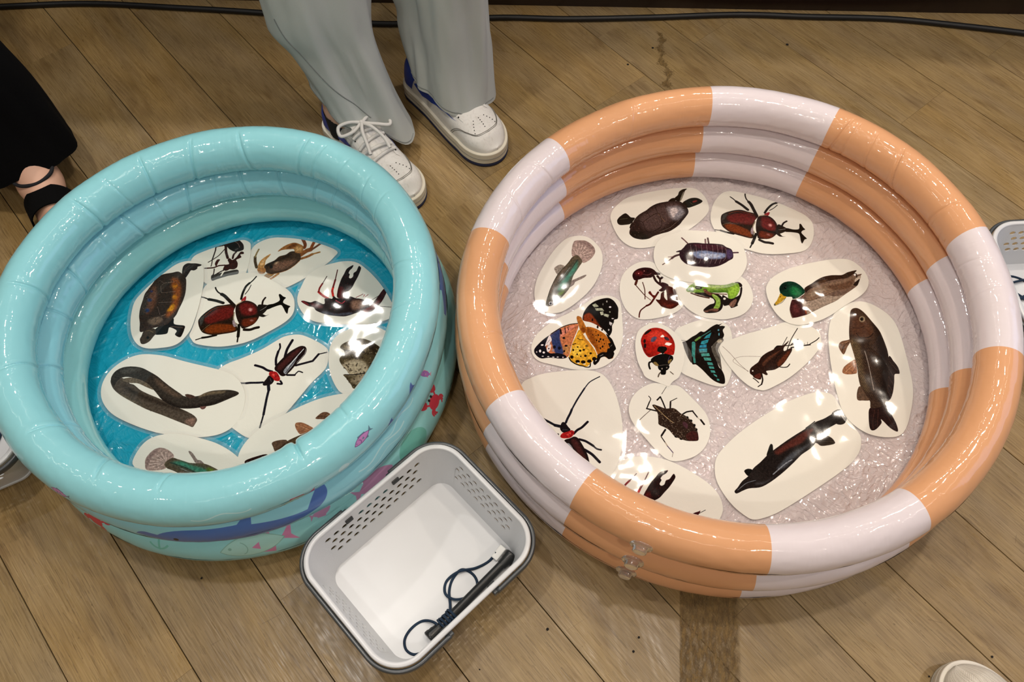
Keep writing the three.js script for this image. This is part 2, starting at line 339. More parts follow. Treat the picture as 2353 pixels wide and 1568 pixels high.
    ["f","#1c1110",0.0,[204,-256,202,-331,305,-479,425,-612,550,-701,628,-730,697,-712,730,-650,712,-559,642,-454,561,-336,468,-203,397,-131,330,-133,256,-209]],
    ["b","#43201e",22.8,[244,-314,408,-521,578,-685,634,-668,446,-414,292,-238]],
    ["f","#8e949c",0.0,[360,-221,415,-325,511,-427,582,-516,531,-367,440,-219,407,-161]],
    ["s","#d4d8dc",14.2,[430,-309,569,-517,674,-667]],
    ["s","#1a1418",11.3,[404,-190,504,-367,642,-591]],
    ["s","#a8a8a8",7.2,[715,-666,698,-559,581,-395]],
    ["f","#a81e1e",0.0,[121,-228,201,-226,257,-194,316,-89,302,-30,221,-47,147,-123,108,-169]],
    ["b","#e05048",11.3,[233,-128,222,-122,201,-127,178,-142,162,-160,159,-175,170,-181,192,-176,214,-161,230,-143]],
    ["n","#6a1010",20,14.3],
    ["f","#191416",0.0,[118,-146,207,-62,200,-4,153,39,49,51,24,6,72,-81]],
    ["s","#4a4a52",11.3,[137,-94,172,-19]],
  ],
  toad: [
    ["f","#50452f",0.0,[-422,-324,-387,-400,-244,-474,-57,-507,109,-448,305,-304,422,-133,371,167,186,398,-96,507,-180,417,-268,297,-326,222,-222,210,-368,27,-416,-80,-382,-155,-329,-161,-350,-261]],
    ["b","#94866a",31.8,[-369,-338,-267,-412,2,-420,118,-294,-120,-239,-312,-291]],
    ["b","#b8ac90",34.1,[-368,27,-175,-74,28,-23,105,159,-87,243,-301,208]],
    ["b","#342818",29.1,[82,-449,305,-304,353,-165,179,-170]],
    ["b","#94866a",28.0,[-187,329,-21,245,109,219,-49,421]],
    ["n","#2a2014",170,24.3],
    ["n","#a8987a",110,17.2],
    ["s","#1c1610",23.0,[-309,-260,-121,-255,15,-220]],
    ["s","#1c1610",16.9,[-300,222,-141,227,42,202]],
  ],
  carp: [
    ["f","#231815",0.0,[381,-204,449,-108,496,6,492,127,405,143,360,298,287,497,209,621,126,627,262,259]],
    ["s","#4a3a34",7.1,[367,-110,470,80]],
    ["s","#4a3a34",7.1,[331,39,386,189]],
    ["s","#4a3a34",7.0,[296,186,338,353]],
    ["s","#4a3a34",7.0,[253,332,292,479]],
    ["s","#4a3a34",6.9,[207,458,234,586]],
    ["f","#271613",0.0,[27,705,107,707,154,851,203,1045,210,1184,178,1218,83,1146,1,1022,-31,986,-39,1056,-142,1157,-222,1190,-257,1137,-226,929,-166,771]],
    ["s","#4a2c24",6.8,[47,759,116,1008,163,1148]],
    ["s","#4a2c24",6.8,[-90,791,-170,1000,-206,1156]],
    ["s","#4a2c24",6.8,[-26,793,-91,1002,-119,1123]],
    ["f","#6a4c38",0.0,[-166,-603,-250,-567,-392,-532,-454,-438,-424,-303,-386,-283,-295,-433,-204,-546]],
    ["s","#3a281c",9.1,[-199,-566,-362,-435,-420,-322]],
    ["s","#a88a68",7.3,[-220,-547,-383,-493]],
    ["f","#96684a",0.0,[-228,-164,-331,-111,-450,-20,-496,81,-430,120,-297,114,-240,79,-220,-89]],
    ["s","#c89a74",8.9,[-236,-89,-376,19,-457,91]],
    ["s","#6a3a2a",8.9,[-244,-15,-326,95]],
    ["s","#b07850",8.9,[-245,-127,-401,-19]],
    ["f","#5a4636",0.0,[-235,355,-296,408,-343,534,-342,615,-263,626,-114,612,-73,433]],
    ["f","#3d2d22",0.0,[-89,-1155,-24,-1218,62,-1215,146,-1128,241,-946,332,-746,370,-549,387,-337,368,-148,314,113,245,368,157,565,99,707,-2,758,-150,772,-138,647,-178,538,-235,355,-236,172,-220,-14,-220,-240,-229,-431,-229,-586,-195,-780,-141,-976]],
    ["b","#6a583c",43.7,[-220,-547,-78,-504,-121,63,-113,468,-203,356,-236,-14,-237,-317]],
    ["b","#1d1511",48.4,[258,-945,356,-706,395,-299,279,259,124,636,48,616,191,72,230,-380]],
    ["q","#1c130e",34.6,[-163,-565,220,-554,348,-453,360,-186,262,259,120,618,-57,649,-162,539,-227,246,-211,-126]],
    ["s","#8a8078",16.2,[-16,-329,-5,-83,-15,251,-24,434]],
    ["b","#4e3222",41.1,[-102,-1055,102,-1009,210,-808,208,-651,10,-598,-170,-701]],
    ["s","#241811",14.7,[-86,-699,-23,-599,132,-614,217,-690]],
    ["s","#241811",9.2,[-128,-818,-31,-795,79,-831]],
    ["f","#8a7a60",0.0,[137,-982,118,-945,86,-923,53,-924,30,-948,28,-985,47,-1022,79,-1045,113,-1044,135,-1020]],
    ["f","#140e0a",0.0,[110,-985,100,-964,82,-952,63,-952,50,-966,49,-987,60,-1008,78,-1020,97,-1020,109,-1006]],
    ["b","#5a4634",15.0,[47,-1181,41,-1163,18,-1141,-14,-1124,-41,-1117,-54,-1124,-48,-1142,-25,-1164,7,-1182,34,-1188]],
  ],
  guppy: [
    ["f","#ab978f",0.0,[65,-353,45,-457,76,-638,123,-721,220,-734,326,-722,417,-653,480,-560,494,-456,450,-355,371,-267,272,-207,221,-234,165,-350]],
    ["b","#8a7672",28.5,[123,-715,325,-708,465,-574,477,-444,410,-536,258,-658]],
    ["s","#d6c6bc",8.2,[165,-350,126,-448,76,-546]],
    ["s","#d6c6bc",8.2,[165,-350,158,-492,140,-636]],
    ["s","#d6c6bc",8.2,[165,-350,190,-504,205,-660]],
    ["s","#d6c6bc",8.2,[165,-350,222,-497,268,-645]],
    ["s","#d6c6bc",8.2,[165,-350,252,-476,329,-604]],
    ["s","#d6c6bc",8.2,[165,-350,276,-443,378,-537]],
    ["s","#d6c6bc",8.2,[165,-350,295,-398,414,-446]],
    ["s","#d6c6bc",8.2,[165,-350,281,-353,387,-356]],
    ["s","#7e6c66",4.7,[165,-350,106,-598]],
    ["s","#7e6c66",4.7,[165,-350,173,-654]],
    ["s","#7e6c66",4.7,[165,-350,237,-659]],
    ["s","#7e6c66",4.7,[165,-350,299,-628]],
    ["s","#7e6c66",4.7,[165,-350,359,-577]],
    ["s","#7e6c66",4.7,[165,-350,401,-491]],
    ["s","#7e6c66",4.7,[165,-350,400,-395]],
    ["f","#9a9286",0.0,[-244,43,-301,-84,-266,-147,-181,-185,-99,-142,-133,-79,-201,19]],
    ["s","#6e675c",5.7,[-227,18,-279,-96]],
    ["s","#6e675c",5.7,[-216,6,-235,-146]],
    ["s","#6e675c",5.7,[-200,-6,-182,-157]],
    ["s","#6e675c",5.7,[-178,-30,-135,-143]],
    ["f","#8a7f78",0.0,[-41,334,-27,273,19,182,116,135,265,68,290,84,219,144,80,214,45,275]],
    ["f","#57503f",0.0,[-491,734,-494,686,-463,554,-405,385,-336,227,-244,43,-133,-92,-43,-203,49,-341,136,-390,196,-337,232,-233,184,-146,115,-34,46,77,15,175,-30,322,-98,431,-207,561,-315,667,-399,725]],
    ["b","#3f9a80",27.0,[-260,389,-190,219,-79,73,11,-50,104,-199,149,-248,117,-72,4,88,-88,247,-177,379]],
    ["b","#75655a",20.2,[-429,470,-337,264,-202,44,-68,-128,-94,-28,-229,168,-342,362]],
    ["b","#5e7e2c",20.2,[-264,475,-177,367,-127,393,-204,501]],
    ["s","#97a7ac",10.2,[-231,205,-119,47,-6,-113]],
    ["s","#1e3a34",14.8,[-167,170,-33,-1,58,-137,151,-287]],
    ["q","#39463c",22.6,[-338,289,-203,69,-47,-127,87,-276,191,-247,93,-22,-26,248,-159,417,-305,461]],
    ["b","#3a5a74",15.7,[-274,535,-281,552,-299,562,-320,561,-337,550,-343,533,-336,516,-318,506,-296,507,-279,518]],
    ["f","#dfe6e6",0.0,[-326,578,-330,593,-341,601,-354,601,-363,592,-367,577,-362,563,-352,555,-339,555,-329,564]],
    ["f","#c8ccd4",0.0,[-367,671,-375,695,-393,710,-414,709,-431,694,-436,669,-429,646,-411,631,-389,632,-372,647]],
    ["f","#14141c",0.0,[-381,673,-386,687,-396,696,-409,696,-419,687,-422,672,-418,658,-407,650,-394,650,-385,659]],
    ["s","#2c281f",8.9,[-488,698,-405,385,-244,43,-43,-203,48,-338]],
  ],
  turtle2: [
    ["f","#12120f",0.0,[-510,88,-586,68,-630,11,-675,-33,-725,-16,-768,19,-820,67,-860,138,-852,211,-806,249,-719,246,-620,231,-557,172]],
    ["s","#5e5e3e",6.6,[-804,110,-647,90]],
    ["f","#18120f",0.0,[-601,231,-633,315,-610,327,-558,184]],
    ["f","#1c1610",0.0,[187,-309,253,-370,324,-380,336,-317,214,-284]],
    ["f","#15140f",0.0,[324,-380,392,-453,432,-541,508,-595,589,-605,542,-550,499,-438,435,-314,355,-304]],
    ["b","#8a8878",6.8,[516,-538,509,-437,444,-314,413,-302,458,-426]],
    ["f","#17170f",0.0,[468,-263,556,-335,659,-376,748,-373,813,-340,860,-288,820,-240,756,-205,673,-170,561,-136,516,-175]],
    ["b","#8a2a26",11.2,[757,-302,748,-286,724,-271,694,-262,668,-262,658,-272,666,-288,690,-303,721,-312,746,-312]],
    ["s","#5a5a40",5.6,[607,-271,658,-208]],
    ["f","#241a18",0.0,[-649,446,-607,303,-512,113,-404,-6,-267,-100,-171,-184,-45,-254,117,-293,266,-307,394,-303,485,-238,541,-137,552,-26,485,82,417,166,347,260,239,353,114,433,-65,488,-185,531,-287,588,-404,605,-536,580,-609,530]],
    ["b","#4c3c3a",54.8,[-413,91,-96,-144,211,-259,405,-228,216,135,-52,368,-342,360]],
    ["b","#8a8a92",39.9,[151,-161,399,-178,479,-28,342,139,206,135,149,-50]],
    ["b","#d2caca",11.1,[204,-110,297,-144,368,-81,298,16,239,99,200,13]],
    ["b","#12120e",23.7,[-640,446,-540,413,-390,454,-267,576,-461,594,-591,543]],
    ["s","#94887e",6.6,[143,-88,225,135]],
    ["s","#94887e",6.6,[136,-112,298,-157,440,-115]],
    ["s","#94887e",6.6,[225,135,477,-16]],
    ["s","#8a6a4a",6.6,[-50,-20,64,191]],
    ["s","#6a5850",5.5,[-193,37,-13,273]],
    ["s","#8a8078",5.4,[-60,440,103,361,165,327]],
    ["s","#8a7a70",5.4,[165,327,361,140]],
    ["s","#0f0a0a",8.7,[-364,190,-291,433,-16,297,-50,-20,-364,190]],
    ["s","#0f0a0a",7.8,[106,-287,119,-138]],
    ["s","#0f0a0a",7.8,[-88,-218,-50,-20]],
    ["s","#0f0a0a",7.7,[-268,-88,-214,49]],
    ["s","#0f0a0a",7.7,[-514,125,-364,190]],
    ["s","#0f0a0a",7.8,[440,-115,533,-150]],
    ["n","#6a4e44",110,11.2],
    ["n","#0e0a08",110,11.2],
  ],
  woodlouse: [
    ["s","#6a4a4a",26.5,[-197,-212,-247,-287,-295,-346]],
    ["s","#8a7070",32.2,[143,-212,150,-296]],
    ["s","#5a4444",32.2,[202,-210,201,-326]],
    ["s","#4a3434",39.3,[-388,41,-475,69,-540,118]],
    ["s","#5a4440",18.6,[-540,118,-631,187,-727,255]],
    ["s","#9a7a70",13.1,[-518,78,-603,85]],
    ["s","#3a2a30",31.9,[617,30,727,28]],
    ["s","#7a5a64",9.4,[616,35,718,33]],
    ["f","#33242a",0.0,[-438,-33,-350,-61,-322,-19,-423,-17]],
    ["f","#2e1c22",0.0,[-385,20,-352,-51,-284,-121,-225,-192,-153,-221,-8,-222,116,-203,285,-195,452,-172,527,-107,612,-53,631,51,612,152,523,211,431,269,297,326,128,346,-37,326,-176,302,-279,258,-346,185,-379,113]],
    ["b","#43202a",17.0,[-96,-199,114,-182,407,-152,523,-76,306,-41,57,-70]],
    ["b","#7c8cae",18.7,[-120,-13,95,-37,299,10,480,46,468,128,362,165,153,159,-54,133,-127,48]],
    ["b","#b0bcd2",15.0,[1,32,252,50,407,85,282,132,33,115]],
    ["b","#4a3a5a",15.0,[517,-35,609,-32,613,112,512,170]],
    ["s","#a5908e",4.7,[-150,-179,-155,-14,-188,129,-245,249]],
    ["s","#a5908e",4.7,[-48,-176,-54,-11,-87,132,-145,252]],
    ["s","#a5908e",4.7,[53,-173,47,-8,13,135,-44,255]],
    ["s","#a5908e",4.7,[155,-170,148,-5,114,138,56,258]],
    ["s","#a5908e",4.7,[264,-167,257,-2,222,141,164,261]],
    ["s","#a5908e",4.7,[357,-164,350,1,314,144,256,264]],
    ["s","#a5908e",4.7,[442,-162,434,4,398,146,339,266]],
    ["s","#a5908e",4.7,[506,-77,509,6,473,148,423,208]],
    ["s","#d0c4c0",4.6,[-255,269,-175,297,-36,321,128,341]],
    ["n","#140a10",80,8.5],
  ],
  ant2: [
    ["s","#4a1e14",45.0,[-334,-253,-365,-172]],
    ["s","#4a1e14",16.2,[-366,-159,-297,-49,-208,88]],
    ["s","#5a2a1c",11.1,[-208,88,-116,184]],
    ["s","#4a2016",16.2,[-230,-209,-206,-46,-220,154]],
    ["s","#2a120f",45.3,[-16,-353,18,-243,58,-187]],
    ["s","#2a120f",45.2,[62,-337,102,-281,145,-307]],
    ["s","#2a120f",35.1,[101,-268,92,-186]],
    ["f","#2a0f10",0.0,[-401,-392,-361,-460,-287,-513,-181,-538,-67,-527,9,-484,49,-434,115,-404,111,-370,42,-365,-15,-367,-55,-313,-193,-304,-275,-279,-368,-261,-402,-324]],
    ["b","#5c1c1e",27.7,[-193,-414,-212,-382,-254,-363,-303,-364,-341,-386,-353,-418,-335,-450,-293,-469,-244,-468,-205,-446]],
    ["f","#e08a8a",0.0,[-275,-409,-278,-402,-283,-398,-290,-398,-294,-402,-296,-410,-293,-417,-287,-421,-281,-421,-276,-416]],
    ["f","#e09a9a",0.0,[-169,-461,-171,-456,-176,-452,-181,-452,-184,-456,-185,-462,-183,-467,-179,-471,-174,-470,-170,-467]],
    ["f","#d09090",0.0,[-100,-459,-103,-453,-107,-450,-112,-450,-116,-454,-117,-460,-114,-465,-110,-469,-105,-468,-101,-465]],
    ["s","#8a5050",6.3,[-207,-386,-117,-370,-45,-409]],
    ["n","#12060a",50,12.4],
    ["f","#33191a",0.0,[45,-174,139,-198,215,-169,245,-127,203,-61,152,-9,94,3,52,-25,116,-91]],
    ["f","#40160f",0.0,[198,-115,308,-85,358,-30,377,105,387,212,402,272,303,354,211,378,81,335,36,281,-25,173,53,175,90,43,151,5,138,125,186,193,191,46]],
    ["b","#6a2418",26.9,[81,229,199,286,312,276,191,351]],
    ["s","#4a1812",34.6,[37,15,-58,159,-136,263,-207,300]],
    ["s","#4a1812",23.2,[-207,300,-316,389,-351,466,-364,538]],
    ["f","#5a1a14",0.0,[-145,23,-107,-16,-70,65,-17,93,-46,159,-96,91]],
  ],
  frog: [
    ["f","#1d1613",0.0,[-380,-86,-241,-28,-59,44,-38,137,-133,174,-245,263,-252,315,-190,349,-10,335,92,246,129,63,44,-46,-174,-106]],
    ["f","#1d1613",0.0,[130,-17,254,53,432,-8,485,-168,519,-167,477,-7,382,176,376,215,258,258,222,197,122,195]],
    ["f","#1d1613",0.0,[394,-278,465,-297,520,-248,517,-194,461,-195]],
    ["f","#e6e2d6",0.0,[183,58,176,71,163,80,147,79,136,70,134,56,140,42,154,34,169,34,180,43]],
    ["f","#739e36",0.0,[-520,-143,-476,-223,-340,-314,-165,-349,85,-342,260,-296,371,-279,449,-270,472,-195,460,-115,399,-9,322,55,232,52,216,-68,47,-73,-108,-91,-288,-96,-446,-101]],
    ["b","#94c440",27.2,[250,-67,288,-173,401,-251,457,-169,414,-36,288,54]],
    ["b","#4f7a22",17.3,[-106,-111,55,-126,223,-115,214,-55,44,-46]],
    ["b","#a8c860",22.4,[-156,-240,70,-234,224,-202,60,-167,-118,-185]],
    ["b","#9ab49a",17.3,[-520,-143,-478,-209,-386,-220,-399,-113]],
    ["n","#4a6a20",60,9.9],
    ["f","#8ab248",0.0,[-67,-63,17,-21,73,61,70,167,23,257,-66,255,-20,164,-9,85,-54,4]],
    ["s","#c0d890",7.4,[-47,-42,24,13,55,113]],
    ["s","#4a3026",29.6,[-436,-87,-298,-23,-124,29]],
    ["s","#d8c8b8",8.7,[-478,-115,-338,-58,-209,-14]],
    ["s","#5a3a2a",19.7,[-45,-62,88,-45,211,-35]],
    ["f","#3a3a38",0.0,[-354,-206,-315,-238,-248,-230,-220,-188,-280,-163,-335,-172]],
    ["f","#8a9a84",0.0,[-254,-196,-263,-189,-283,-187,-306,-190,-324,-198,-330,-206,-321,-213,-301,-216,-278,-212,-260,-205]],
    ["f","#6a4434",0.0,[-201,-161,-165,-173,-107,-104,-45,-62,-95,-24,-187,-93]],
    ["f","#8a5a44",0.0,[-156,-139,-161,-128,-169,-122,-179,-122,-186,-129,-188,-140,-183,-151,-174,-158,-165,-158,-158,-150]],
    ["f","#7a5446",0.0,[-251,302,-158,278,-66,255,22,270,-19,322,-139,305,-198,329]],
    ["f","#7a5a4c",0.0,[222,197,278,120,364,69,368,123,294,239]],
    ["s","#2a1a14",9.7,[-227,296,-115,293,-28,308]],
    ["s","#a07a68",9.7,[242,211,312,121]],
  ],
  duck: [
    ["f","#6a5548",0.0,[-600,492,-610,343,-577,216,-521,109,-431,68,-298,-4,-246,-134,-100,-218,10,-304,143,-366,309,-401,495,-401,619,-453,788,-499,734,-427,776,-404,872,-418,822,-358,806,-308,760,-204,720,-150,589,-55,417,60,266,164,35,266,-217,387,-338,447,-556,499]],
    ["f","#2c1c14",0.0,[-246,-134,-98,-229,10,-304,145,-372,309,-401,495,-401,620,-459,788,-499,725,-428,574,-331,382,-304,188,-265,39,-214,-169,-99,-246,-35]],
    ["b","#523a28",16.3,[-106,-185,50,-269,197,-309,137,-244,-69,-140]],
    ["n","#1a100c",40,10.3],
    ["f","#7d6653",0.0,[-238,20,-144,-87,-37,-161,179,-221,470,-279,732,-371,724,-294,603,-120,329,-51,30,60,-185,130,-254,106]],
    ["b","#5e4433",20.4,[166,-155,456,-213,687,-295,584,-121,332,-62]],
    ["b","#92806c",18.2,[-132,-54,65,-114,153,-89,-50,3,-171,54]],
    ["f","#9c8c7c",0.0,[-303,170,-167,130,126,41,259,67,419,50,266,164,36,260,-216,381,-316,426,-319,352,-347,254]],
    ["n","#7a6a5c",90,9.3],
    ["s","#5a4636",12.0,[-279,138,-167,130,126,41]],
    ["f","#3e1c1c",0.0,[-521,109,-435,90,-302,18,-361,135,-358,265,-322,319,-313,416,-337,442,-556,499,-594,408,-604,311,-573,216]],
    ["b","#582a2a",22.0,[-536,238,-459,219,-424,327,-494,411,-550,366]],
    ["b","#944420",14.1,[-304,29,-240,30,-275,116,-330,169,-348,114]],
    ["f","#8a3c1c",0.0,[-337,298,-311,331,-313,416,-335,410]],
    ["b","#3a2820",16.2,[311,-52,529,-122,656,-152,662,-96,455,-37]],
    ["f","#c8bcaa",0.0,[740,-327,845,-379,807,-291,703,-239]],
    ["f","#1a1210",0.0,[663,-185,806,-308,760,-204,711,-150]],
    ["s","#15100e",16.5,[725,-428,769,-415,761,-337]],
    ["f","#e8e8e8",0.0,[758,-399,751,-384,739,-376,726,-376,718,-385,717,-400,724,-414,736,-423,749,-422,757,-413]],
    ["f","#0f3324",0.0,[-717,-137,-687,-202,-621,-261,-523,-288,-424,-272,-342,-214,-282,-135,-260,-69,-289,-4,-374,59,-454,95,-514,93,-521,55,-611,47,-670,18,-716,-38]],
    ["b","#1c703e",34.5,[-528,-109,-440,-184,-344,-104,-323,-16,-427,47,-511,1]],
    ["b","#0a1a14",26.4,[-708,-137,-624,-244,-559,-243,-597,-133,-682,-70]],
    ["f","#000",0.0,[-585,-149,-591,-137,-602,-129,-613,-129,-621,-138,-622,-151,-616,-163,-605,-171,-594,-171,-586,-162]],
    ["f","#7a8a84",0.0,[-590,-161,-591,-157,-594,-155,-597,-156,-598,-158,-599,-161,-597,-164,-595,-166,-592,-166,-590,-164]],
    ["s","#ece8dc",10.0,[-516,104,-436,95,-331,28,-277,-14]],
    ["f","#c09a2c",0.0,[-712,-32,-670,18,-621,52,-677,105,-732,157,-803,198,-872,229,-871,196,-808,122,-757,37]],
    ["s","#3a3010",7.0,[-632,63,-724,168,-863,229]],
    ["f","#3a1c10",0.0,[-720,44,-723,51,-729,55,-735,55,-739,50,-740,43,-737,36,-731,32,-725,32,-721,37]],
    ["f","#4a4a44",0.0,[-871,196,-851,186,-849,224,-872,229]],
  ],
  butterfly: [
    ["f","#14100e",0.0,[129,-248,131,-354,173,-459,251,-565,359,-646,506,-702,630,-711,708,-660,753,-586,786,-489,776,-371,757,-265,695,-243,680,-185,644,-116,637,-23,611,46,568,91,515,-3,422,-99,277,-196]],
    ["b","#853718",15.4,[146,-353,241,-410,298,-361,353,-265,423,-122,495,-4,488,89,363,16,202,-128,138,-224]],
    ["p","#a8b098",0.0,[313,-575,377,-609,433,-536,350,-520]],
    ["p","#a8b098",0.0,[359,-502,491,-498,527,-437,376,-448]],
    ["p","#b4bca4",0.0,[444,-416,506,-426,511,-355,459,-344]],
    ["p","#b4bca4",0.0,[523,-378,607,-352,587,-293,509,-331]],
    ["f","#d8d4d8",0.0,[663,-517,657,-506,646,-499,632,-500,621,-507,618,-518,623,-529,635,-536,649,-536,659,-528]],
    ["f","#8a9078",0.0,[642,-410,638,-400,630,-394,621,-394,614,-400,612,-411,615,-421,623,-428,633,-427,640,-421]],
    ["f","#a8a8a0",0.0,[601,-639,597,-626,591,-619,583,-619,577,-627,576,-640,579,-652,586,-660,594,-660,599,-652]],
    ["f","#8a8a80",0.0,[521,-581,518,-567,513,-558,508,-558,505,-567,504,-581,507,-596,512,-604,517,-604,520,-595]],
    ["p","#c0c0c0",0.0,[601,-210,659,-174,624,-116,597,-152]],
    ["p","#d0d0d0",0.0,[647,-280,697,-272,675,-255,650,-256]],
    ["f","#b0b0b0",0.0,[592,-36,588,-23,580,-16,572,-16,565,-24,564,-36,567,-49,575,-56,583,-56,590,-48]],
    ["f","#b5681e",0.0,[145,-14,181,-106,320,-78,491,43,562,160,620,184,633,276,676,357,621,423,612,535,532,555,457,508,367,528,333,437,293,312,221,196]],
    ["b","#8a4814",21.7,[179,-82,276,-33,330,199,365,404,293,312,207,104]],
    ["f","#120e0c",0.0,[521,43,568,91,622,161,654,265,676,357,632,412,638,457,602,535,532,561,476,509,396,529,351,606,278,670,253,603,330,482,424,417,503,419,528,352,569,331,545,251,587,229,553,148]],
    ["s","#b8b8b0",6.3,[379,495,440,463]],
    ["s","#8a8a80",5.3,[581,309,613,275]],
    ["f","#1a0e08",0.0,[391,69,388,82,382,90,374,90,369,81,368,68,371,54,377,46,385,46,390,55]],
    ["f","#1a0e08",0.0,[347,73,345,81,341,86,336,86,332,81,331,73,333,65,338,60,343,60,346,65]],
    ["f","#1a0e08",0.0,[399,201,395,214,388,222,379,222,373,214,371,200,375,187,382,179,391,179,397,187]],
    ["f","#1a0e08",0.0,[354,177,351,189,344,196,337,196,331,188,330,176,333,164,340,157,347,157,352,165]],
    ["f","#1a0e08",0.0,[429,156,425,169,417,177,407,177,399,169,397,155,401,142,410,134,420,134,427,142]],
    ["f","#1a0e08",0.0,[474,169,471,181,464,188,457,188,452,180,450,168,453,156,460,149,467,149,473,156]],
    ["f","#1a0e08",0.0,[486,249,483,258,478,264,472,264,467,258,466,248,469,239,474,233,480,234,485,240]],
    ["f","#1a0e08",0.0,[458,305,454,318,445,326,436,326,428,318,426,304,430,291,439,283,449,283,456,292]],
    ["f","#1a0e08",0.0,[412,338,409,350,402,357,395,357,390,349,388,337,391,325,398,318,405,318,410,326]],
    ["f","#1a0e08",0.0,[288,60,286,68,282,73,277,73,273,68,272,59,274,51,278,46,283,47,287,52]],
    ["f","#1a0e08",0.0,[353,-8,351,0,346,5,341,5,338,0,337,-8,339,-16,343,-21,348,-21,352,-16]],
    ["f","#1a0e08",0.0,[397,-99,393,-80,384,-69,374,-69,367,-81,365,-100,370,-119,379,-131,389,-131,396,-119]],
    ["f","#1a0e08",0.0,[310,-254,307,-236,299,-225,290,-226,284,-237,282,-255,286,-273,294,-284,303,-283,309,-272]],
    ["f","#1a0e08",0.0,[471,-39,468,-26,460,-17,451,-18,445,-26,443,-40,447,-53,455,-62,463,-61,470,-53]],
    ["f","#b8722a",0.0,[12,-310,34,-345,93,-319,110,-272,154,-153,178,-59,143,10,102,31,57,-62,34,-168,18,-251]],
    ["b","#7a3c10",15.2,[100,-108,168,-59,133,9,76,-39]],
    ["n","#6a3410",40,8.8],
    ["f","#c87a50",0.0,[14,-180,-118,-161,-241,-118,-365,-51,-469,27,-592,115,-696,216,-769,305,-786,361,-773,417,-716,487,-648,516,-509,503,-314,531,-214,512,-161,446,-123,300,-64,130,29,-98]],
    ["b","#e08d74",17.2,[-320,66,-265,-48,-121,-114,-19,-135,-188,23,-292,90]],
    ["b","#2e3a68",15.1,[-490,61,-386,-29,-304,-61,-314,135,-282,296,-269,432,-407,416,-458,234,-473,119]],
    ["b","#c08850",14.9,[-262,296,-141,254,-159,412,-230,433]],
    ["f","#15131a",0.0,[-469,27,-592,115,-696,216,-769,305,-786,361,-773,417,-716,487,-648,516,-509,503,-314,531,-214,512,-250,455,-367,418,-506,414,-562,344,-567,231,-490,61]],
    ["f","#ddd4d4",0.0,[-500,49,-472,96,-464,154,-497,210,-479,267,-503,357,-544,390,-562,333,-538,243,-589,276,-554,162]],
    ["s","#2a2428",4.3,[-494,141,-557,220]],
    ["s","#2a2428",4.3,[-487,221,-550,288]],
    ["f","#1a1620",0.0,[-510,323,-512,331,-518,336,-526,336,-531,331,-533,323,-531,315,-525,310,-517,310,-511,315]],
    ["f","#e8e4e4",0.0,[-613,246,-618,256,-630,261,-646,261,-658,255,-662,245,-657,236,-645,230,-629,231,-617,237]],
    ["f","#e8e4e4",0.0,[-660,366,-664,384,-675,394,-687,394,-696,383,-700,365,-695,348,-685,338,-673,338,-663,349]],
    ["f","#e8e4e4",0.0,[-594,398,-599,410,-610,417,-623,416,-634,409,-637,396,-633,385,-622,378,-608,378,-598,386]],
    ["f","#b8b4b8",0.0,[-729,385,-732,393,-738,399,-746,398,-753,393,-755,384,-752,376,-745,370,-737,371,-731,376]],
    ["f","#9a8a94",0.0,[-422,360,-427,376,-438,386,-452,386,-462,375,-465,358,-461,342,-449,332,-436,332,-425,343]],
    ["f","#d8d4d4",0.0,[-617,472,-621,478,-631,481,-643,480,-653,477,-656,471,-652,466,-642,463,-630,464,-620,467]],
    ["f","#d8d4d4",0.0,[-518,481,-522,487,-532,490,-545,490,-554,486,-558,480,-554,474,-544,471,-532,471,-522,475]],
    ["f","#d8d4d4",0.0,[-428,495,-433,500,-444,504,-457,503,-468,499,-471,493,-467,488,-456,484,-443,485,-432,489]],
    ["f","#d8d4d4",0.0,[-351,497,-355,503,-365,506,-378,506,-387,502,-391,496,-387,490,-377,486,-364,487,-355,491]],
    ["f","#c8b8c0",0.0,[-262,505,-265,513,-273,517,-283,517,-291,512,-293,504,-290,496,-282,491,-272,492,-265,497]],
    ["s","#1a1512",16.3,[25,-186,-118,-167,-282,-101,-468,21]],
    ["s","#1a1012",30.3,[-294,-61,-288,20]],
    ["s","#1a1012",15.2,[-212,-93,-208,11]],
    ["s","#1a1012",13.0,[-161,-104,-149,-45]],
    ["f","#1a0e10",0.0,[-217,115,-223,127,-236,134,-252,133,-264,125,-269,113,-263,101,-250,94,-234,94,-221,102]],
    ["f","#1a0e10",0.0,[-184,276,-190,287,-204,294,-221,294,-234,286,-239,274,-233,262,-219,255,-202,256,-188,263]],
    ["f","#1a0e10",0.0,[-231,382,-235,394,-244,401,-255,401,-264,393,-266,381,-262,369,-253,362,-242,362,-234,370]],
    ["f","#1a1828",0.0,[-303,318,-310,337,-325,349,-343,349,-358,336,-362,316,-356,296,-340,284,-322,285,-308,298]],
    ["f","#15131a",0.0,[-395,292,-401,310,-414,320,-430,319,-442,308,-447,291,-441,274,-427,263,-412,264,-399,275]],
    ["s","#8a4a28",4.3,[21,-133,-292,90]],
    ["s","#8a4a28",4.3,[30,-110,-96,164,-189,411]],
    ["s","#8a4a28",4.3,[26,-122,-256,182]],
    ["f","#e2aa30",0.0,[47,-51,129,78,201,195,290,357,323,448,327,527,255,581,202,635,129,699,13,674,-83,627,-157,558,-174,502,-127,368,-100,244,-32,97]],
    ["b","#c8862a",19.5,[56,-39,201,195,305,425,194,309,87,100]],
    ["b","#f0c848",21.2,[-109,391,-2,258,68,419,-56,505]],
    ["s","#140c08",21.0,[-170,513,-139,581,-64,639,13,674,71,687,128,711,188,701,202,635]],
    ["f","#140c08",0.0,[-90,504,-97,524,-113,535,-131,535,-145,522,-149,502,-143,483,-127,471,-109,471,-95,484]],
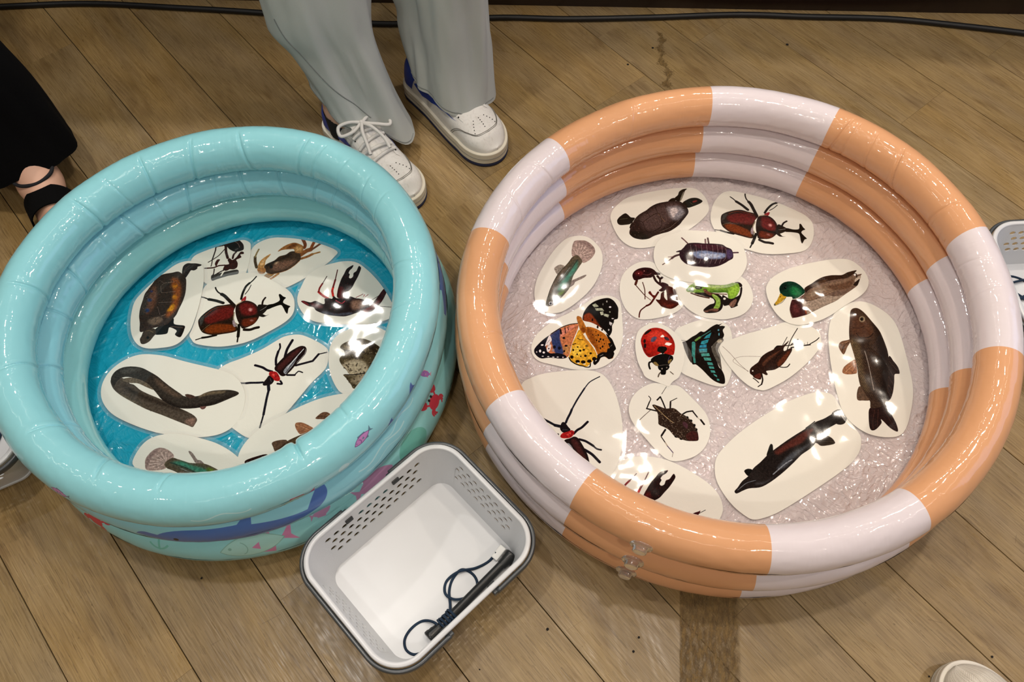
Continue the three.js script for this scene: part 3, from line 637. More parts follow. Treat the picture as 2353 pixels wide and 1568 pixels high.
    ["f","#140c08",0.0,[18,594,9,614,-11,625,-36,624,-55,612,-61,592,-52,573,-32,561,-8,562,11,574]],
    ["f","#140c08",0.0,[117,605,108,624,87,636,61,635,41,622,35,602,44,583,65,572,91,572,111,585]],
    ["f","#140c08",0.0,[224,591,216,610,195,622,171,621,152,609,146,589,155,569,175,558,199,559,218,571]],
    ["f","#140c08",0.0,[316,549,307,572,286,585,262,585,243,570,237,547,246,524,267,510,291,511,310,526]],
    ["f","#ecece4",0.0,[11,623,6,628,-6,631,-22,631,-34,627,-38,622,-33,617,-21,614,-5,614,7,618]],
    ["f","#ecece4",0.0,[118,646,113,651,100,654,85,653,73,650,69,645,74,639,86,637,101,637,113,641]],
    ["f","#d8d8d0",0.0,[320,568,319,574,312,584,302,592,293,597,288,596,288,590,295,581,305,572,314,567]],
    ["f","#d8d0c0",0.0,[130,55,159,79,213,173,192,184,146,125]],
    ["f","#1a0e08",0.0,[-69,364,-74,376,-83,383,-94,383,-102,375,-105,363,-101,351,-92,344,-81,344,-72,352]],
    ["f","#1a0e08",0.0,[13,306,9,314,0,319,-11,318,-19,313,-22,305,-19,297,-9,293,2,293,10,298]],
    ["f","#1a0e08",0.0,[55,379,51,392,40,400,28,399,19,391,16,378,20,364,31,356,43,357,52,365]],
    ["f","#1a0e08",0.0,[123,364,118,373,107,379,93,379,83,372,79,362,84,353,95,347,109,347,119,354]],
    ["f","#1a0e08",0.0,[-8,450,-12,460,-19,466,-29,466,-36,459,-38,449,-34,440,-27,434,-18,434,-10,440]],
    ["f","#1a0e08",0.0,[145,483,140,497,128,506,115,505,105,496,101,481,106,467,118,458,131,459,142,468]],
    ["f","#1a0e08",0.0,[244,435,238,447,226,454,211,453,200,445,196,433,202,422,214,415,229,415,240,423]],
    ["f","#1a0e08",0.0,[51,491,48,499,42,504,34,503,29,498,27,490,30,483,36,478,43,478,49,483]],
    ["f","#7a5a20",0.0,[180,286,175,298,162,305,147,304,135,297,131,284,136,273,149,266,164,266,176,274]],
    ["s","#2a1408",13.9,[6,127,44,156,94,158]],
    ["s","#2a1408",16.0,[-91,250,-35,234]],
  ],
  ladybug: [
    ["s","#5a5044",22.4,[-7,404,-42,443,-61,491]],
    ["s","#5a5044",16.8,[160,399,207,450]],
    ["s","#15120f",32.0,[-153,192,-190,211,-200,270,-189,330]],
    ["f","#a81c14",0.0,[-299,-218,-272,-310,-209,-401,-112,-472,-2,-491,104,-465,187,-401,257,-305,291,-212,299,-109,273,22,241,72,136,59,51,26,-42,64,-152,101,-204,90,-258,8,-284,-95]],
    ["b","#d23c2c",43.6,[-131,-378,10,-437,138,-371,213,-234,196,-81,65,-105,-105,-192,-186,-277]],
    ["b","#6a1410",19.2,[-287,-156,-263,-33,-186,80,-77,63,-198,29,-255,-114]],
    ["b","#7a1812",13.6,[153,-422,248,-306,294,-160,257,-223]],
    ["f","#1a1410",0.0,[-227,-360,-180,-421,-105,-456,-88,-445,-148,-389,-205,-355]],
    ["f","#57506a",0.0,[-118,-233,-95,-284,-39,-308,-5,-292,-28,-241,-77,-201,-113,-202]],
    ["f","#3a2a34",0.0,[131,-299,200,-276,207,-224,158,-226,131,-257]],
    ["f","#1a1010",0.0,[-210,-221,-217,-197,-229,-182,-242,-182,-251,-198,-253,-222,-247,-246,-234,-260,-221,-260,-212,-245]],
    ["f","#1a1010",0.0,[-210,-128,-217,-100,-230,-82,-243,-83,-252,-101,-253,-130,-246,-158,-234,-176,-220,-175,-211,-157]],
    ["f","#15100c",0.0,[-22,-47,10,-97,65,-105,135,-93,152,-42,106,8,66,47,34,16,-17,-6]],
    ["f","#f0e8e0",0.0,[59,-301,104,-341,131,-299,85,-289]],
    ["f","#f4ece4",0.0,[123,-145,163,-184,249,-156,200,-117,148,-129]],
    ["b","#f0c0b0",11.6,[62,-331,56,-318,41,-310,25,-311,12,-320,9,-333,15,-346,29,-354,46,-354,59,-345]],
    ["f","#0e0d0b",0.0,[-158,161,-98,93,-6,55,102,43,197,71,237,102,235,162,179,231,139,270,24,276,-65,279,-121,232]],
    ["f","#8f7844",0.0,[-119,213,-74,199,-28,265,-73,274]],
    ["f","#8f7844",0.0,[149,180,214,152,180,221,142,240]],
    ["s","#4a3a5a",9.5,[186,91,162,140,139,190]],
    ["f","#0c0b0a",0.0,[-38,275,61,258,148,270,151,320,102,368,13,375,-36,344]],
    ["f","#8f877c",0.0,[36,334,32,344,25,349,16,349,10,343,8,334,12,324,19,319,28,319,34,325]],
    ["f","#8f877c",0.0,[120,319,116,327,110,332,102,332,96,326,95,318,98,310,105,305,113,305,118,311]],
    ["s","#8a8074",4.7,[-29,275,61,262,140,265]],
    ["f","#0c0b0a",0.0,[5,365,84,367,77,436,48,455,-3,449,-9,414]],
  ],
  bluebottle: [
    ["s","#2a241e",5.8,[-319,-260,-362,-272,-410,-278]],
    ["f","#17110d",0.0,[-397,-237,-318,-265,-220,-335,-133,-384,-43,-449,28,-442,167,-542,265,-592,309,-585,371,-610,314,-559,368,-557,410,-535,360,-464,369,-370,331,-298,247,-270,163,-180,107,-100,161,154,187,284,224,335,253,434,255,542,232,610,143,598,23,516,-125,315,-210,224,-278,202,-269,-9,-344,-194]],
    ["f","#4a4742",0.0,[-399,-227,-338,-245,-305,-152,-268,-19,-284,182,-335,90,-381,-114]],
    ["f","#57534b",0.0,[107,-100,247,-270,331,-298,342,-247,278,-177,217,-56,237,56,233,206,224,335,160,164]],
    ["b","#b0a890",11.5,[314,-237,302,-213,278,-199,250,-200,230,-215,225,-240,237,-264,261,-278,289,-277,309,-262]],
    ["p","#2f8fa0",0.0,[-9,-298,44,-358,152,-428,101,-315]],
    ["p","#2f8fa0",0.0,[-77,-187,-52,-248,5,-267,88,-290,51,-214,-15,-185]],
    ["p","#2a88a8",0.0,[-113,-116,-89,-167,29,-184,20,-113]],
    ["p","#2f94a8",0.0,[-122,-45,-120,-96,27,-97,20,-46]],
    ["p","#48a0a4",0.0,[-118,-15,-119,-40,21,-39,16,-16]],
    ["p","#4a9a90",0.0,[-93,67,-98,6,49,0,54,61]],
    ["p","#4a9a90",0.0,[-50,148,-64,88,63,96,68,156]],
    ["p","#459a92",0.0,[-1,239,-15,184,76,192,91,247]],
    ["p","#459a92",0.0,[16,309,5,264,92,272,99,317]],
    ["p","#459a92",0.0,[32,389,25,339,98,351,110,396]],
    ["p","#459a92",0.0,[76,449,64,410,121,441,128,485]],
    ["p","#459a92",0.0,[115,548,112,509,154,520,158,554]],
    ["s","#3f9088",63.4,[-199,-211,-215,-89,-231,43]],
    ["s","#3f8a80",39.8,[-227,43,-230,173]],
    ["s","#6f9a4a",36.6,[-157,-266,-68,-330]],
    ["s","#3a7a70",14.5,[-68,-330,138,-459]],
    ["s","#3a1a12",13.4,[-146,-209,-183,-57,-207,94]],
    ["f","#5aa0b0",0.0,[300,-470,295,-460,286,-453,276,-453,269,-460,268,-471,272,-482,281,-489,291,-489,299,-482]],
    ["f","#5aa0b0",0.0,[292,-382,287,-364,280,-353,273,-353,269,-365,269,-383,274,-401,281,-412,288,-412,293,-401]],
  ],
  cricket: [
    ["s","#5a4a40",5.6,[-498,281,-631,119,-752,-75,-876,-236]],
    ["s","#6a5a50",4.7,[-496,271,-653,148,-730,76,-695,17,-539,-24,-231,-10]],
    ["s","#1a100c",43.9,[50,-154,103,-203,156,-197]],
    ["s","#1a100c",17.2,[115,-218,312,-223,387,-246]],
    ["s","#1a100c",25.0,[360,-242,432,-296,495,-346]],
    ["s","#1a100c",24.9,[339,-176,468,-203,688,-233]],
    ["s","#1a100c",15.4,[691,-248,811,-316,876,-371]],
    ["s","#1a100c",13.4,[261,-138,370,-349,528,-573]],
    ["s","#1a100c",9.6,[197,-231,308,-397]],
    ["s","#1a100c",4.8,[450,-199,456,-234]],
    ["s","#1a100c",4.8,[524,-212,536,-252]],
    ["s","#1a100c",4.8,[579,-221,596,-266]],
    ["s","#1a100c",4.8,[644,-234,654,-290]],
    ["s","#1a100c",16.9,[60,198,127,214,199,206,253,153]],
    ["s","#1a100c",24.2,[-271,337,-271,444,-303,531]],
    ["s","#1a100c",16.6,[-303,531,-370,573]],
    ["s","#1a100c",16.7,[-431,410,-385,451,-349,496]],
    ["f","#2a1710",0.0,[-470,272,-443,213,-373,156,-293,98,-224,0,-122,-78,-6,-135,63,-174,206,-231,320,-320,283,-260,204,-170,202,-109,280,-148,346,-166,335,-105,251,13,172,111,88,188,-10,245,-74,263,-182,280,-166,339,-195,358,-260,327,-294,424,-331,438,-412,401,-432,361,-469,321]],
    ["b","#582a18",15.1,[37,127,146,10,273,-107,307,-96,197,72,62,188]],
    ["b","#4e2e20",15.1,[-228,130,-101,3,95,-102,38,-33,-114,83,-201,180]],
    ["b","#54241a",11.1,[-407,372,-302,316,-289,395,-363,422]],
    ["s","#6a3a24",4.7,[-208,120,-65,4,144,-131]],
    ["s","#140c08",7.5,[-3,106,82,-32,211,-109]],
    ["n","#140c08",60,7.7],
    ["f","#d8d0c8",0.0,[-404,269,-408,277,-415,283,-423,282,-429,277,-430,268,-426,259,-419,254,-411,254,-405,260]],
  ],
  stinkbug: [
    ["s","#1a1412",25.1,[-229,-187,-399,-235]],
    ["s","#1a1412",18.9,[-399,-235,-336,-366]],
    ["s","#1a1412",14.8,[-336,-366,-311,-421,-341,-472]],
    ["s","#1a1412",23.1,[-79,-238,-107,-349,-141,-455]],
    ["s","#1a1412",25.5,[-141,-455,-202,-396]],
    ["s","#2a2420",8.5,[-110,-511,-14,-649]],
    ["s","#1a1412",27.3,[6,-235,24,-356]],
    ["s","#1a1412",12.7,[26,-367,143,-425]],
    ["s","#1a1412",25.1,[207,-120,282,-162,384,-176]],
    ["s","#1a1412",23.0,[383,-170,448,-59]],
    ["s","#b0a898",10.4,[448,-59,491,-4]],
    ["s","#1a1412",31.2,[501,-4,545,78]],
    ["s","#1a1412",30.9,[-123,163,-198,267]],
    ["s","#1a1412",16.4,[-205,288,-148,396]],
    ["s","#b8ac98",20.3,[-148,396,-116,459]],
    ["s","#4a3a5a",14.2,[-116,459,-37,576]],
    ["s","#8a8070",8.1,[-37,576,-60,649]],
    ["s","#4a3e36",9.4,[-343,-201,-452,-106,-545,-21]],
    ["f","#2e2018",0.0,[-294,-288,-262,-309,-185,-279,-70,-232,71,-234,179,-132,253,-87,323,-9,380,90,415,198,421,305,404,368,324,376,217,368,104,328,13,273,-55,175,-128,120,-221,63,-222,-23,-223,-154]],
    ["n","#cbbba4",300,8.4],
    ["n","#7a6a58",120,9.5],
    ["b","#3c1c18",6.1,[221,257,337,196,410,241,420,316,363,377,239,353]],
    ["b","#4c2e36",10.4,[200,21,265,55,254,151,192,85]],
    ["s","#c4ac7c",8.4,[-264,-287,-87,-74,30,38]],
    ["f","#15120f",0.0,[297,-49,288,-43,276,-44,265,-52,260,-63,262,-74,271,-81,284,-80,294,-72,300,-60]],
    ["f","#15120f",0.0,[352,20,342,25,329,22,319,11,315,-3,320,-15,331,-20,344,-17,354,-6,357,8]],
    ["f","#15120f",0.0,[400,91,394,106,383,115,371,114,362,105,360,90,366,75,377,65,389,66,398,75]],
    ["f","#15120f",0.0,[421,172,416,187,406,196,396,195,389,186,387,171,393,156,402,147,412,147,420,157]],
    ["f","#15120f",0.0,[61,307,53,311,40,309,27,302,18,292,18,283,26,278,39,280,52,288,61,298]],
    ["f","#15120f",0.0,[147,345,139,351,126,351,111,346,101,338,99,330,106,324,120,323,135,328,145,336]],
    ["f","#d8ccb8",0.0,[321,-36,319,-29,313,-26,307,-26,303,-30,301,-36,304,-43,310,-46,316,-46,320,-42]],
    ["f","#d8ccb8",0.0,[370,47,368,53,362,57,356,57,352,53,351,46,353,40,359,36,365,36,369,40]],
    ["f","#d8ccb8",0.0,[405,128,402,135,397,138,390,138,386,134,385,128,388,122,393,118,399,118,404,122]],
    ["f","#d8ccb8",0.0,[94,323,92,328,87,332,82,331,78,328,77,322,79,317,84,313,89,314,93,317]],
  ],
  arapaima: [
    ["f","#15130f",0.0,[-424,83,-383,-26,-330,-121,-295,-112,-302,-24,-323,54]],
    ["f","#12100e",0.0,[-789,432,-842,346,-784,306,-713,318,-707,373]],
    ["f","#2a2420",0.0,[805,-645,958,-724,1054,-605,977,-459,842,-462]],
    ["f","#201a18",0.0,[-1054,685,-994,626,-905,521,-789,432,-680,296,-545,190,-424,83,-305,-8,-120,-131,81,-255,299,-379,504,-504,667,-566,920,-691,1015,-639,927,-509,673,-369,524,-227,339,-39,152,83,-6,220,-212,386,-427,534,-617,628,-809,646,-915,681,-1009,724,-1045,723]],
    ["b","#632f26",24.6,[-278,8,-10,-160,326,-362,449,-375,209,-139,-66,-18,-230,73]],
    ["b","#525860",24.2,[-303,321,-53,77,241,-74,423,-165,94,81,-151,294]],
    ["b","#5c6068",20.9,[-724,572,-514,532,-322,429,-548,561]],
    ["q","#120e0c",25.8,[-590,283,-308,7,78,-238,501,-488,661,-385,345,-71,-18,204,-319,414]],
    ["s","#858b93",18.1,[-377,412,-140,232,-27,172]],
    ["s","#6a7078",10.4,[-1001,671,-838,554,-685,512]],
    ["f","#32281f",0.0,[431,-133,510,-227,620,-256,714,-205,754,-124,721,-93,612,-72,507,-67,456,-108]],
    ["s","#15100c",7.8,[482,-163,719,-157]],
    ["s","#15100c",7.8,[483,-131,709,-109]],
    ["s","#15100c",7.8,[520,-203,696,-190]],
    ["s","#120e0c",15.7,[317,-394,491,-513]],
  ],
};
const CARDS = [
  {"n":"turtle","pool":"blue","l":3,"x":-0.6362,"z":-0.851,"o":[227,-950,398,-917,507,-868,566,-774,620,-426,619,-72,590,288,556,528,496,680,401,829,260,922,26,949,-201,950,-371,876,-501,707,-573,509,-620,224,-617,-66,-493,-276,-362,-460,-231,-616,-78,-771,56,-888],"p":"turtle","m":[1.0,0.0,17.3364,-16.791]},
  {"n":"beetle","pool":"blue","l":2,"x":-0.4916,"z":-0.8364,"o":[-43,-797,68,-785,233,-738,425,-625,693,-447,812,-344,894,-214,926,-74,935,86,881,220,751,351,554,478,333,626,153,709,-11,759,-206,791,-394,797,-618,763,-806,714,-879,614,-935,535,-894,404,-859,147,-845,-195,-825,-509,-667,-640,-479,-712,-287,-760],"p":"beetle","m":[1.0,0.0,9.0894,-0.805]},
  {"n":"ant","pool":"blue","l":1,"x":-0.5527,"z":-0.9393,"o":[149,-495,269,-527,393,-554,527,-477,550,-398,569,-194,566,22,532,249,433,441,224,554,-2,548,-233,422,-415,221,-569,-28,-517,-193,-359,-285,-168,-379,-17,-439],"p":"ant","m":[1.0,0.0,87.8304,-106.5213]},
  {"n":"crab","pool":"blue","l":0,"x":-0.4131,"z":-0.9389,"o":[-25,-566,99,-540,309,-483,555,-391,677,-335,782,-281,848,-210,779,-119,712,-13,560,135,280,369,-73,582,-232,607,-494,495,-747,368,-848,169,-842,-75,-842,-371,-682,-523,-445,-607,-224,-594],"p":"crab","m":[1.0,0.0,-31.7918,-114.9204]},
  {"n":"crayfish","pool":"blue","l":1,"x":-0.3036,"z":-0.8672,"o":[125,-697,359,-474,472,-344,603,-169,724,24,834,241,922,462,825,595,646,660,426,707,142,699,-265,664,-490,640,-648,576,-770,466,-879,295,-921,161,-922,27,-881,-131,-810,-366,-677,-500,-518,-603,-333,-661,-147,-707],"p":"crayfish","m":[1.0,0.0,2.3091,-47.1887]},
  {"n":"eel","pool":"blue","l":1,"x":-0.5939,"z":-0.6641,"o":[-616,-823,-445,-802,-223,-762,118,-645,601,-511,873,-423,1025,-346,1162,-205,1254,-33,1283,109,1279,325,1224,512,1140,646,1038,730,889,793,644,823,416,811,-47,750,-384,642,-783,470,-1019,326,-1187,131,-1271,-64,-1283,-259,-1221,-468,-1079,-638,-912,-754,-757,-811],"p":"eel","m":[1.0,0.0,6.5054,26.3388]},
  {"n":"longhorn","pool":"blue","l":0,"x":-0.4289,"z":-0.6792,"o":[411,-1014,564,-968,750,-869,922,-756,1004,-662,1010,-509,997,-343,940,-240,760,-38,590,235,366,571,137,817,-97,991,-234,1014,-501,828,-806,582,-952,293,-1010,2,-979,-234,-873,-410,-456,-580,-167,-741,31,-890,169,-987],"p":"longhorn","m":[1.0,0.0,-124.5924,-38.2162]},
  {"n":"toad","pool":"blue","l":1,"x":-0.2624,"z":-0.7242,"o":[82,-689,220,-653,360,-571,502,-442,651,-129,636,244,482,538,163,675,-162,695,-373,667,-505,482,-604,243,-649,17,-651,-319,-545,-518,-351,-638,-123,-695],"p":"toad","m":[1.0,0.0,-35.2601,72.201]},
  {"n":"carp","pool":"blue","l":2,"x":-0.3429,"z":-0.5741,"o":[603,-846,954,-798,1226,-561,1090,-237,833,123,462,484,-180,846,-847,760,-1154,560,-1226,275,-1082,-28,-809,-297,-487,-475,-78,-692,259,-798],"p":"carp","m":[0.4264,0.8132,-13.9753,78.776]},
  {"n":"guppy","pool":"blue","l":2,"x":-0.5382,"z":-0.5347,"o":[-421,-552,-160,-513,89,-443,375,-344,632,-193,822,-27,998,172,1020,346,796,513,311,552,-275,463,-751,203,-968,36,-1020,-58,-948,-289,-827,-449,-654,-527],"p":"guppy","m":[-0.1966,-0.8797,-94.6786,51.1141]},
  {"n":"turtle2","pool":"orange","l":0,"x":0.2957,"z":-1.0245,"o":[444,-717,528,-720,671,-721,805,-677,914,-522,969,-345,977,-196,951,-98,839,45,696,174,482,336,324,451,117,574,-35,652,-202,694,-328,714,-472,721,-604,705,-748,607,-852,474,-931,257,-977,38,-975,-71,-923,-205,-803,-350,-630,-500,-377,-583,-99,-650,203,-698],"p":"turtle2","m":[1.0,0.0,9.047,-84.2233]},
  {"n":"beetle2","pool":"orange","l":0,"x":0.49,"z":-1.0084,"o":[-291,-731,-153,-687,27,-620,255,-518,468,-406,629,-309,763,-218,895,-120,987,37,981,214,943,389,867,548,786,657,671,733,403,774,101,783,-144,751,-332,672,-570,591,-749,437,-894,245,-958,117,-987,-88,-926,-344,-813,-564,-652,-744,-485,-783],"p":"beetle","m":[0.8552,0.5027,71.9221,27.6911]},
  {"n":"guppy2","pool":"orange","l":1,"x":0.1095,"z":-0.8972,"o":[231,-871,358,-855,462,-799,570,-665,645,-526,665,-371,644,-155,572,44,463,265,305,469,110,645,-50,772,-187,851,-330,871,-471,843,-579,745,-646,623,-665,440,-643,257,-573,23,-448,-225,-289,-490,-109,-718,47,-832],"p":"guppy","m":[1.0,0.0,35.9644,-21.6854]},
  {"n":"woodlouse","pool":"orange","l":2,"x":0.3595,"z":-0.9259,"o":[-291,-640,-291,-640,-53,-625,287,-599,538,-562,538,-562,540,-512,650,-451,764,-353,844,-215,878,-49,871,155,816,294,717,451,592,567,407,640,202,634,-162,574,-493,510,-666,420,-780,327,-849,184,-878,21,-865,-143,-814,-307,-696,-460,-551,-540,-300,-596],"p":"woodlouse","m":[1.0,0.0,3.6873,-107.2158]},
  {"n":"ant2","pool":"orange","l":0,"x":0.2605,"z":-0.8577,"o":[-57,-640,103,-617,212,-454,353,-271,501,-171,588,48,588,235,547,393,423,494,259,567,30,626,-138,640,-281,632,-397,562,-507,415,-569,228,-588,14,-564,-175,-496,-365,-357,-513,-210,-606],"p":"ant2","m":[1.0,0.0,86.7604,46.8235]},
  {"n":"frog","pool":"orange","l":1,"x":0.3763,"z":-0.8396,"o":[-463,-442,-113,-500,231,-504,455,-470,569,-398,654,-286,703,-96,700,64,642,221,530,362,383,449,199,496,31,504,-241,464,-448,347,-596,186,-675,-2,-703,-191,-657,-345],"p":"frog","m":[1.0,0.0,7.4162,12.0293]},
  {"n":"duck","pool":"orange","l":2,"x":0.5683,"z":-0.8433,"o":[575,-713,666,-699,769,-650,852,-557,929,-441,967,-317,972,-183,902,-31,793,87,609,212,402,324,187,478,-17,589,-261,677,-448,713,-556,710,-692,664,-809,556,-899,394,-957,199,-972,13,-957,-129,-857,-281,-706,-400,-479,-517,-201,-600,92,-659,337,-703],"p":"duck","m":[1.0,0.0,1.0731,58.8546]},
  {"n":"butterfly","pool":"orange","l":0,"x":0.1178,"z":-0.7705,"o":[520,-774,653,-758,771,-699,835,-601,842,-445,835,-127,827,82,776,332,671,532,523,662,360,746,162,774,-72,769,-265,718,-497,645,-682,595,-787,514,-842,377,-832,230,-751,49,-584,-120,-376,-279,-63,-435,202,-619,364,-736],"p":"butterfly","m":[1.0,0.0,-1.5493,6.8602]},
  {"n":"ladybug","pool":"orange","l":2,"x":0.2627,"z":-0.7199,"o":[-151,-647,-151,-647,84,-640,84,-640,89,-603,192,-548,305,-430,404,-283,436,-97,422,84,375,263,292,438,260,486,144,552,85,647,85,647,-89,565,-272,481,-335,411,-339,362,-396,221,-432,40,-436,-163,-411,-326,-357,-480,-249,-571,-154,-616],"p":"ladybug","m":[1.0,0.0,-24.4624,-44.0089]},
  {"n":"bluebottle","pool":"orange","l":0,"x":0.3416,"z":-0.7225,"o":[75,-690,220,-683,351,-653,443,-598,521,-511,540,-396,531,-210,503,33,449,283,402,479,306,662,223,690,120,681,-46,623,-291,499,-455,406,-525,255,-540,4,-514,-302,-476,-477,-342,-546,-151,-625],"p":"bluebottle","m":[1.0,0.0,29.8945,21.5677]},
  {"n":"cricket","pool":"orange","l":1,"x":0.4607,"z":-0.7119,"o":[307,-682,395,-663,746,-611,865,-524,927,-429,931,-315,896,-183,823,-84,632,122,392,324,191,466,-49,595,-246,682,-339,665,-430,643,-562,542,-686,383,-812,172,-892,-11,-931,-143,-906,-224,-844,-283,-645,-360,-360,-466,-78,-541,112,-598],"p":"cricket","m":[1.0,0.0,15.9981,28.7822]},
  {"n":"carp2","pool":"orange","l":1,"x":0.6274,"z":-0.6859,"o":[33,-1353,251,-1320,429,-1193,579,-1028,667,-826,692,-512,684,-73,665,335,600,623,489,905,356,1181,207,1332,12,1353,-189,1330,-392,1248,-589,1052,-672,839,-689,534,-692,76,-635,-492,-559,-822,-443,-1057,-269,-1233],"p":"carp","m":[1.0,0.0,-12.7939,27.5109]},
  {"n":"longhorn2","pool":"orange","l":1,"x":0.0973,"z":-0.5799,"o":[199,-1125,370,-1116,500,-1087,613,-1018,708,-883,795,-662,849,-375,869,-80,854,167,816,396,725,660,598,853,413,1030,161,1125,-54,915,-264,668,-506,313,-689,-34,-833,-398,-869,-665,-823,-910,-690,-980,-450,-1077,-92,-1114],"p":"longhorn","m":[-0.4242,0.8462,-96.7417,-141.8509]},
  {"n":"stinkbug","pool":"orange","l":1,"x":0.2642,"z":-0.591,"o":[-203,-733,-83,-707,56,-680,238,-670,336,-560,457,-400,569,-253,650,-108,679,45,669,227,626,364,527,519,396,630,262,688,113,726,-14,733,-107,699,-187,635,-325,465,-454,282,-567,119,-652,-34,-679,-199,-655,-330,-570,-495,-415,-637],"p":"stinkbug","m":[1.0,0.0,35.5641,1.3279]},
  {"n":"arapaima","pool":"orange","l":0,"x":0.4558,"z":-0.5276,"o":[678,-1124,859,-1107,969,-1044,1013,-891,1089,-672,1200,-422,1273,-274,1240,-114,1176,27,1003,211,695,420,251,682,-152,912,-434,1052,-673,1119,-788,1124,-891,1055,-1078,873,-1213,615,-1273,415,-1264,214,-1216,59,-1115,-81,-823,-346,-485,-582,-115,-804,288,-1012],"p":"arapaima","m":[1.0,0.0,61.5317,-49.4504]},
  {"n":"crayfish2","pool":"orange","l":0,"x":0.2402,"z":-0.4643,"o":[-348,-647,-152,-635,40,-597,203,-531,411,-417,653,-233,779,-119,875,11,927,140,939,293,898,399,811,529,629,612,282,647,-139,593,-550,407,-830,131,-939,-145,-873,-329,-784,-439,-678,-549,-529,-622],"p":"crayfish","m":[0.8977,0.3783,-150.6365,103.8777]},
];

// ------------------------------------------------------------------ the room
const ROOM = { x0: -3.0, x1: 3.0, z0: -3.4, z1: 2.0 };
{
  const wallMat = std({ color: 0xa89d8c, roughness: .85, bumpMap: ptex(256, 256, (u, v) => .5 + .25 * tnoise(u, v, 6, 6) + .2 * tnoise(u, v, 14, 14, 2)), bumpScale: .0006 });
  const ceilMat = std({ color: 0x6a645c, roughness: .9 });
  const W = ROOM.x1 - ROOM.x0, D = ROOM.z1 - ROOM.z0, T = .12, cx = (ROOM.x0 + ROOM.x1) / 2, cz = (ROOM.z0 + ROOM.z1) / 2;
  const bx = (n, w, h, d, x, y, z, m, l) => { const o = mesh(n, new THREE.BoxGeometry(w, h, d), m); o.position.set(x, y, z); return struct(o, l); };
  bx('ceiling', W + 2 * T, T, D + 2 * T, cx, CEILING + T / 2, cz, ceilMat, 'plain grey-brown ceiling with downlights');
  bx('wall_back', W + 2 * T, CEILING, T, cx, CEILING / 2, ROOM.z0 - T / 2, wallMat, 'beige wall behind the dark counter');
  bx('wall_front', W + 2 * T, CEILING, T, cx, CEILING / 2, ROOM.z1 + T / 2, wallMat, 'beige wall behind the camera');
  bx('wall_left', T, CEILING, D, ROOM.x0 - T / 2, CEILING / 2, cz, wallMat, 'beige wall on the left');
  // right wall with a window opening
  const w = WINDOW_LIGHT.w, h = WINDOW_LIGHT.h, wy = 1.45, wz = -.8, s = new THREE.Shape(); s.moveTo(ROOM.z0, 0); s.lineTo(ROOM.z1, 0); s.lineTo(ROOM.z1, CEILING); s.lineTo(ROOM.z0, CEILING); s.closePath();
  const o = new THREE.Path(); o.moveTo(wz - w / 2, wy - h / 2); o.lineTo(wz - w / 2, wy + h / 2); o.lineTo(wz + w / 2, wy + h / 2); o.lineTo(wz + w / 2, wy - h / 2); o.closePath(); s.holes.push(o);
  const g = new THREE.ExtrudeGeometry(s, { depth: T, bevelEnabled: false }); g.rotateY(-Math.PI / 2); g.translate(ROOM.x1 + T, 0, 0);
  struct(mesh('wall_right', g, wallMat), 'beige wall with a bright window on the right');
  // the bright frosted window
  const win = new THREE.Group(); win.name = 'window_1'; scene.add(win); struct(win, 'bluish daylight window of frosted glass'); win.position.set(ROOM.x1 + .06, wy, wz);
  const fr = std({ color: 0x8a8a88, roughness: .5, metalness: .4 });
  for (const [a, b, y, z] of [[.06, w, h / 2 - .02, 0], [.06, w, -h / 2 + .02, 0]]) { const m = mesh('window_frame', new THREE.BoxGeometry(a, .04, b), fr, win); m.position.set(0, y, z); }
  for (const z of [-w / 2 + .02, 0, w / 2 - .02]) { const m = mesh('window_frame', new THREE.BoxGeometry(.06, h - .08, .04), fr, win); m.position.set(0, 0, z); }
  const pm = std({ color: 0x202428, roughness: .3, emissive: WINDOW_LIGHT.color, emissiveIntensity: WINDOW_LIGHT.intensity * .5 });
  for (const z of [-w / 4, w / 4]) { const m = mesh('pane', new THREE.BoxGeometry(.012, h - .08, w / 2 - .06), pm, win); m.position.set(.02, 0, z); }
  const ra = new THREE.RectAreaLight(WINDOW_LIGHT.color, WINDOW_LIGHT.intensity, w - .1, h - .1); ra.position.set(ROOM.x1 - .02, wy, wz); ra.lookAt(0, wy, wz); scene.add(ra);
}
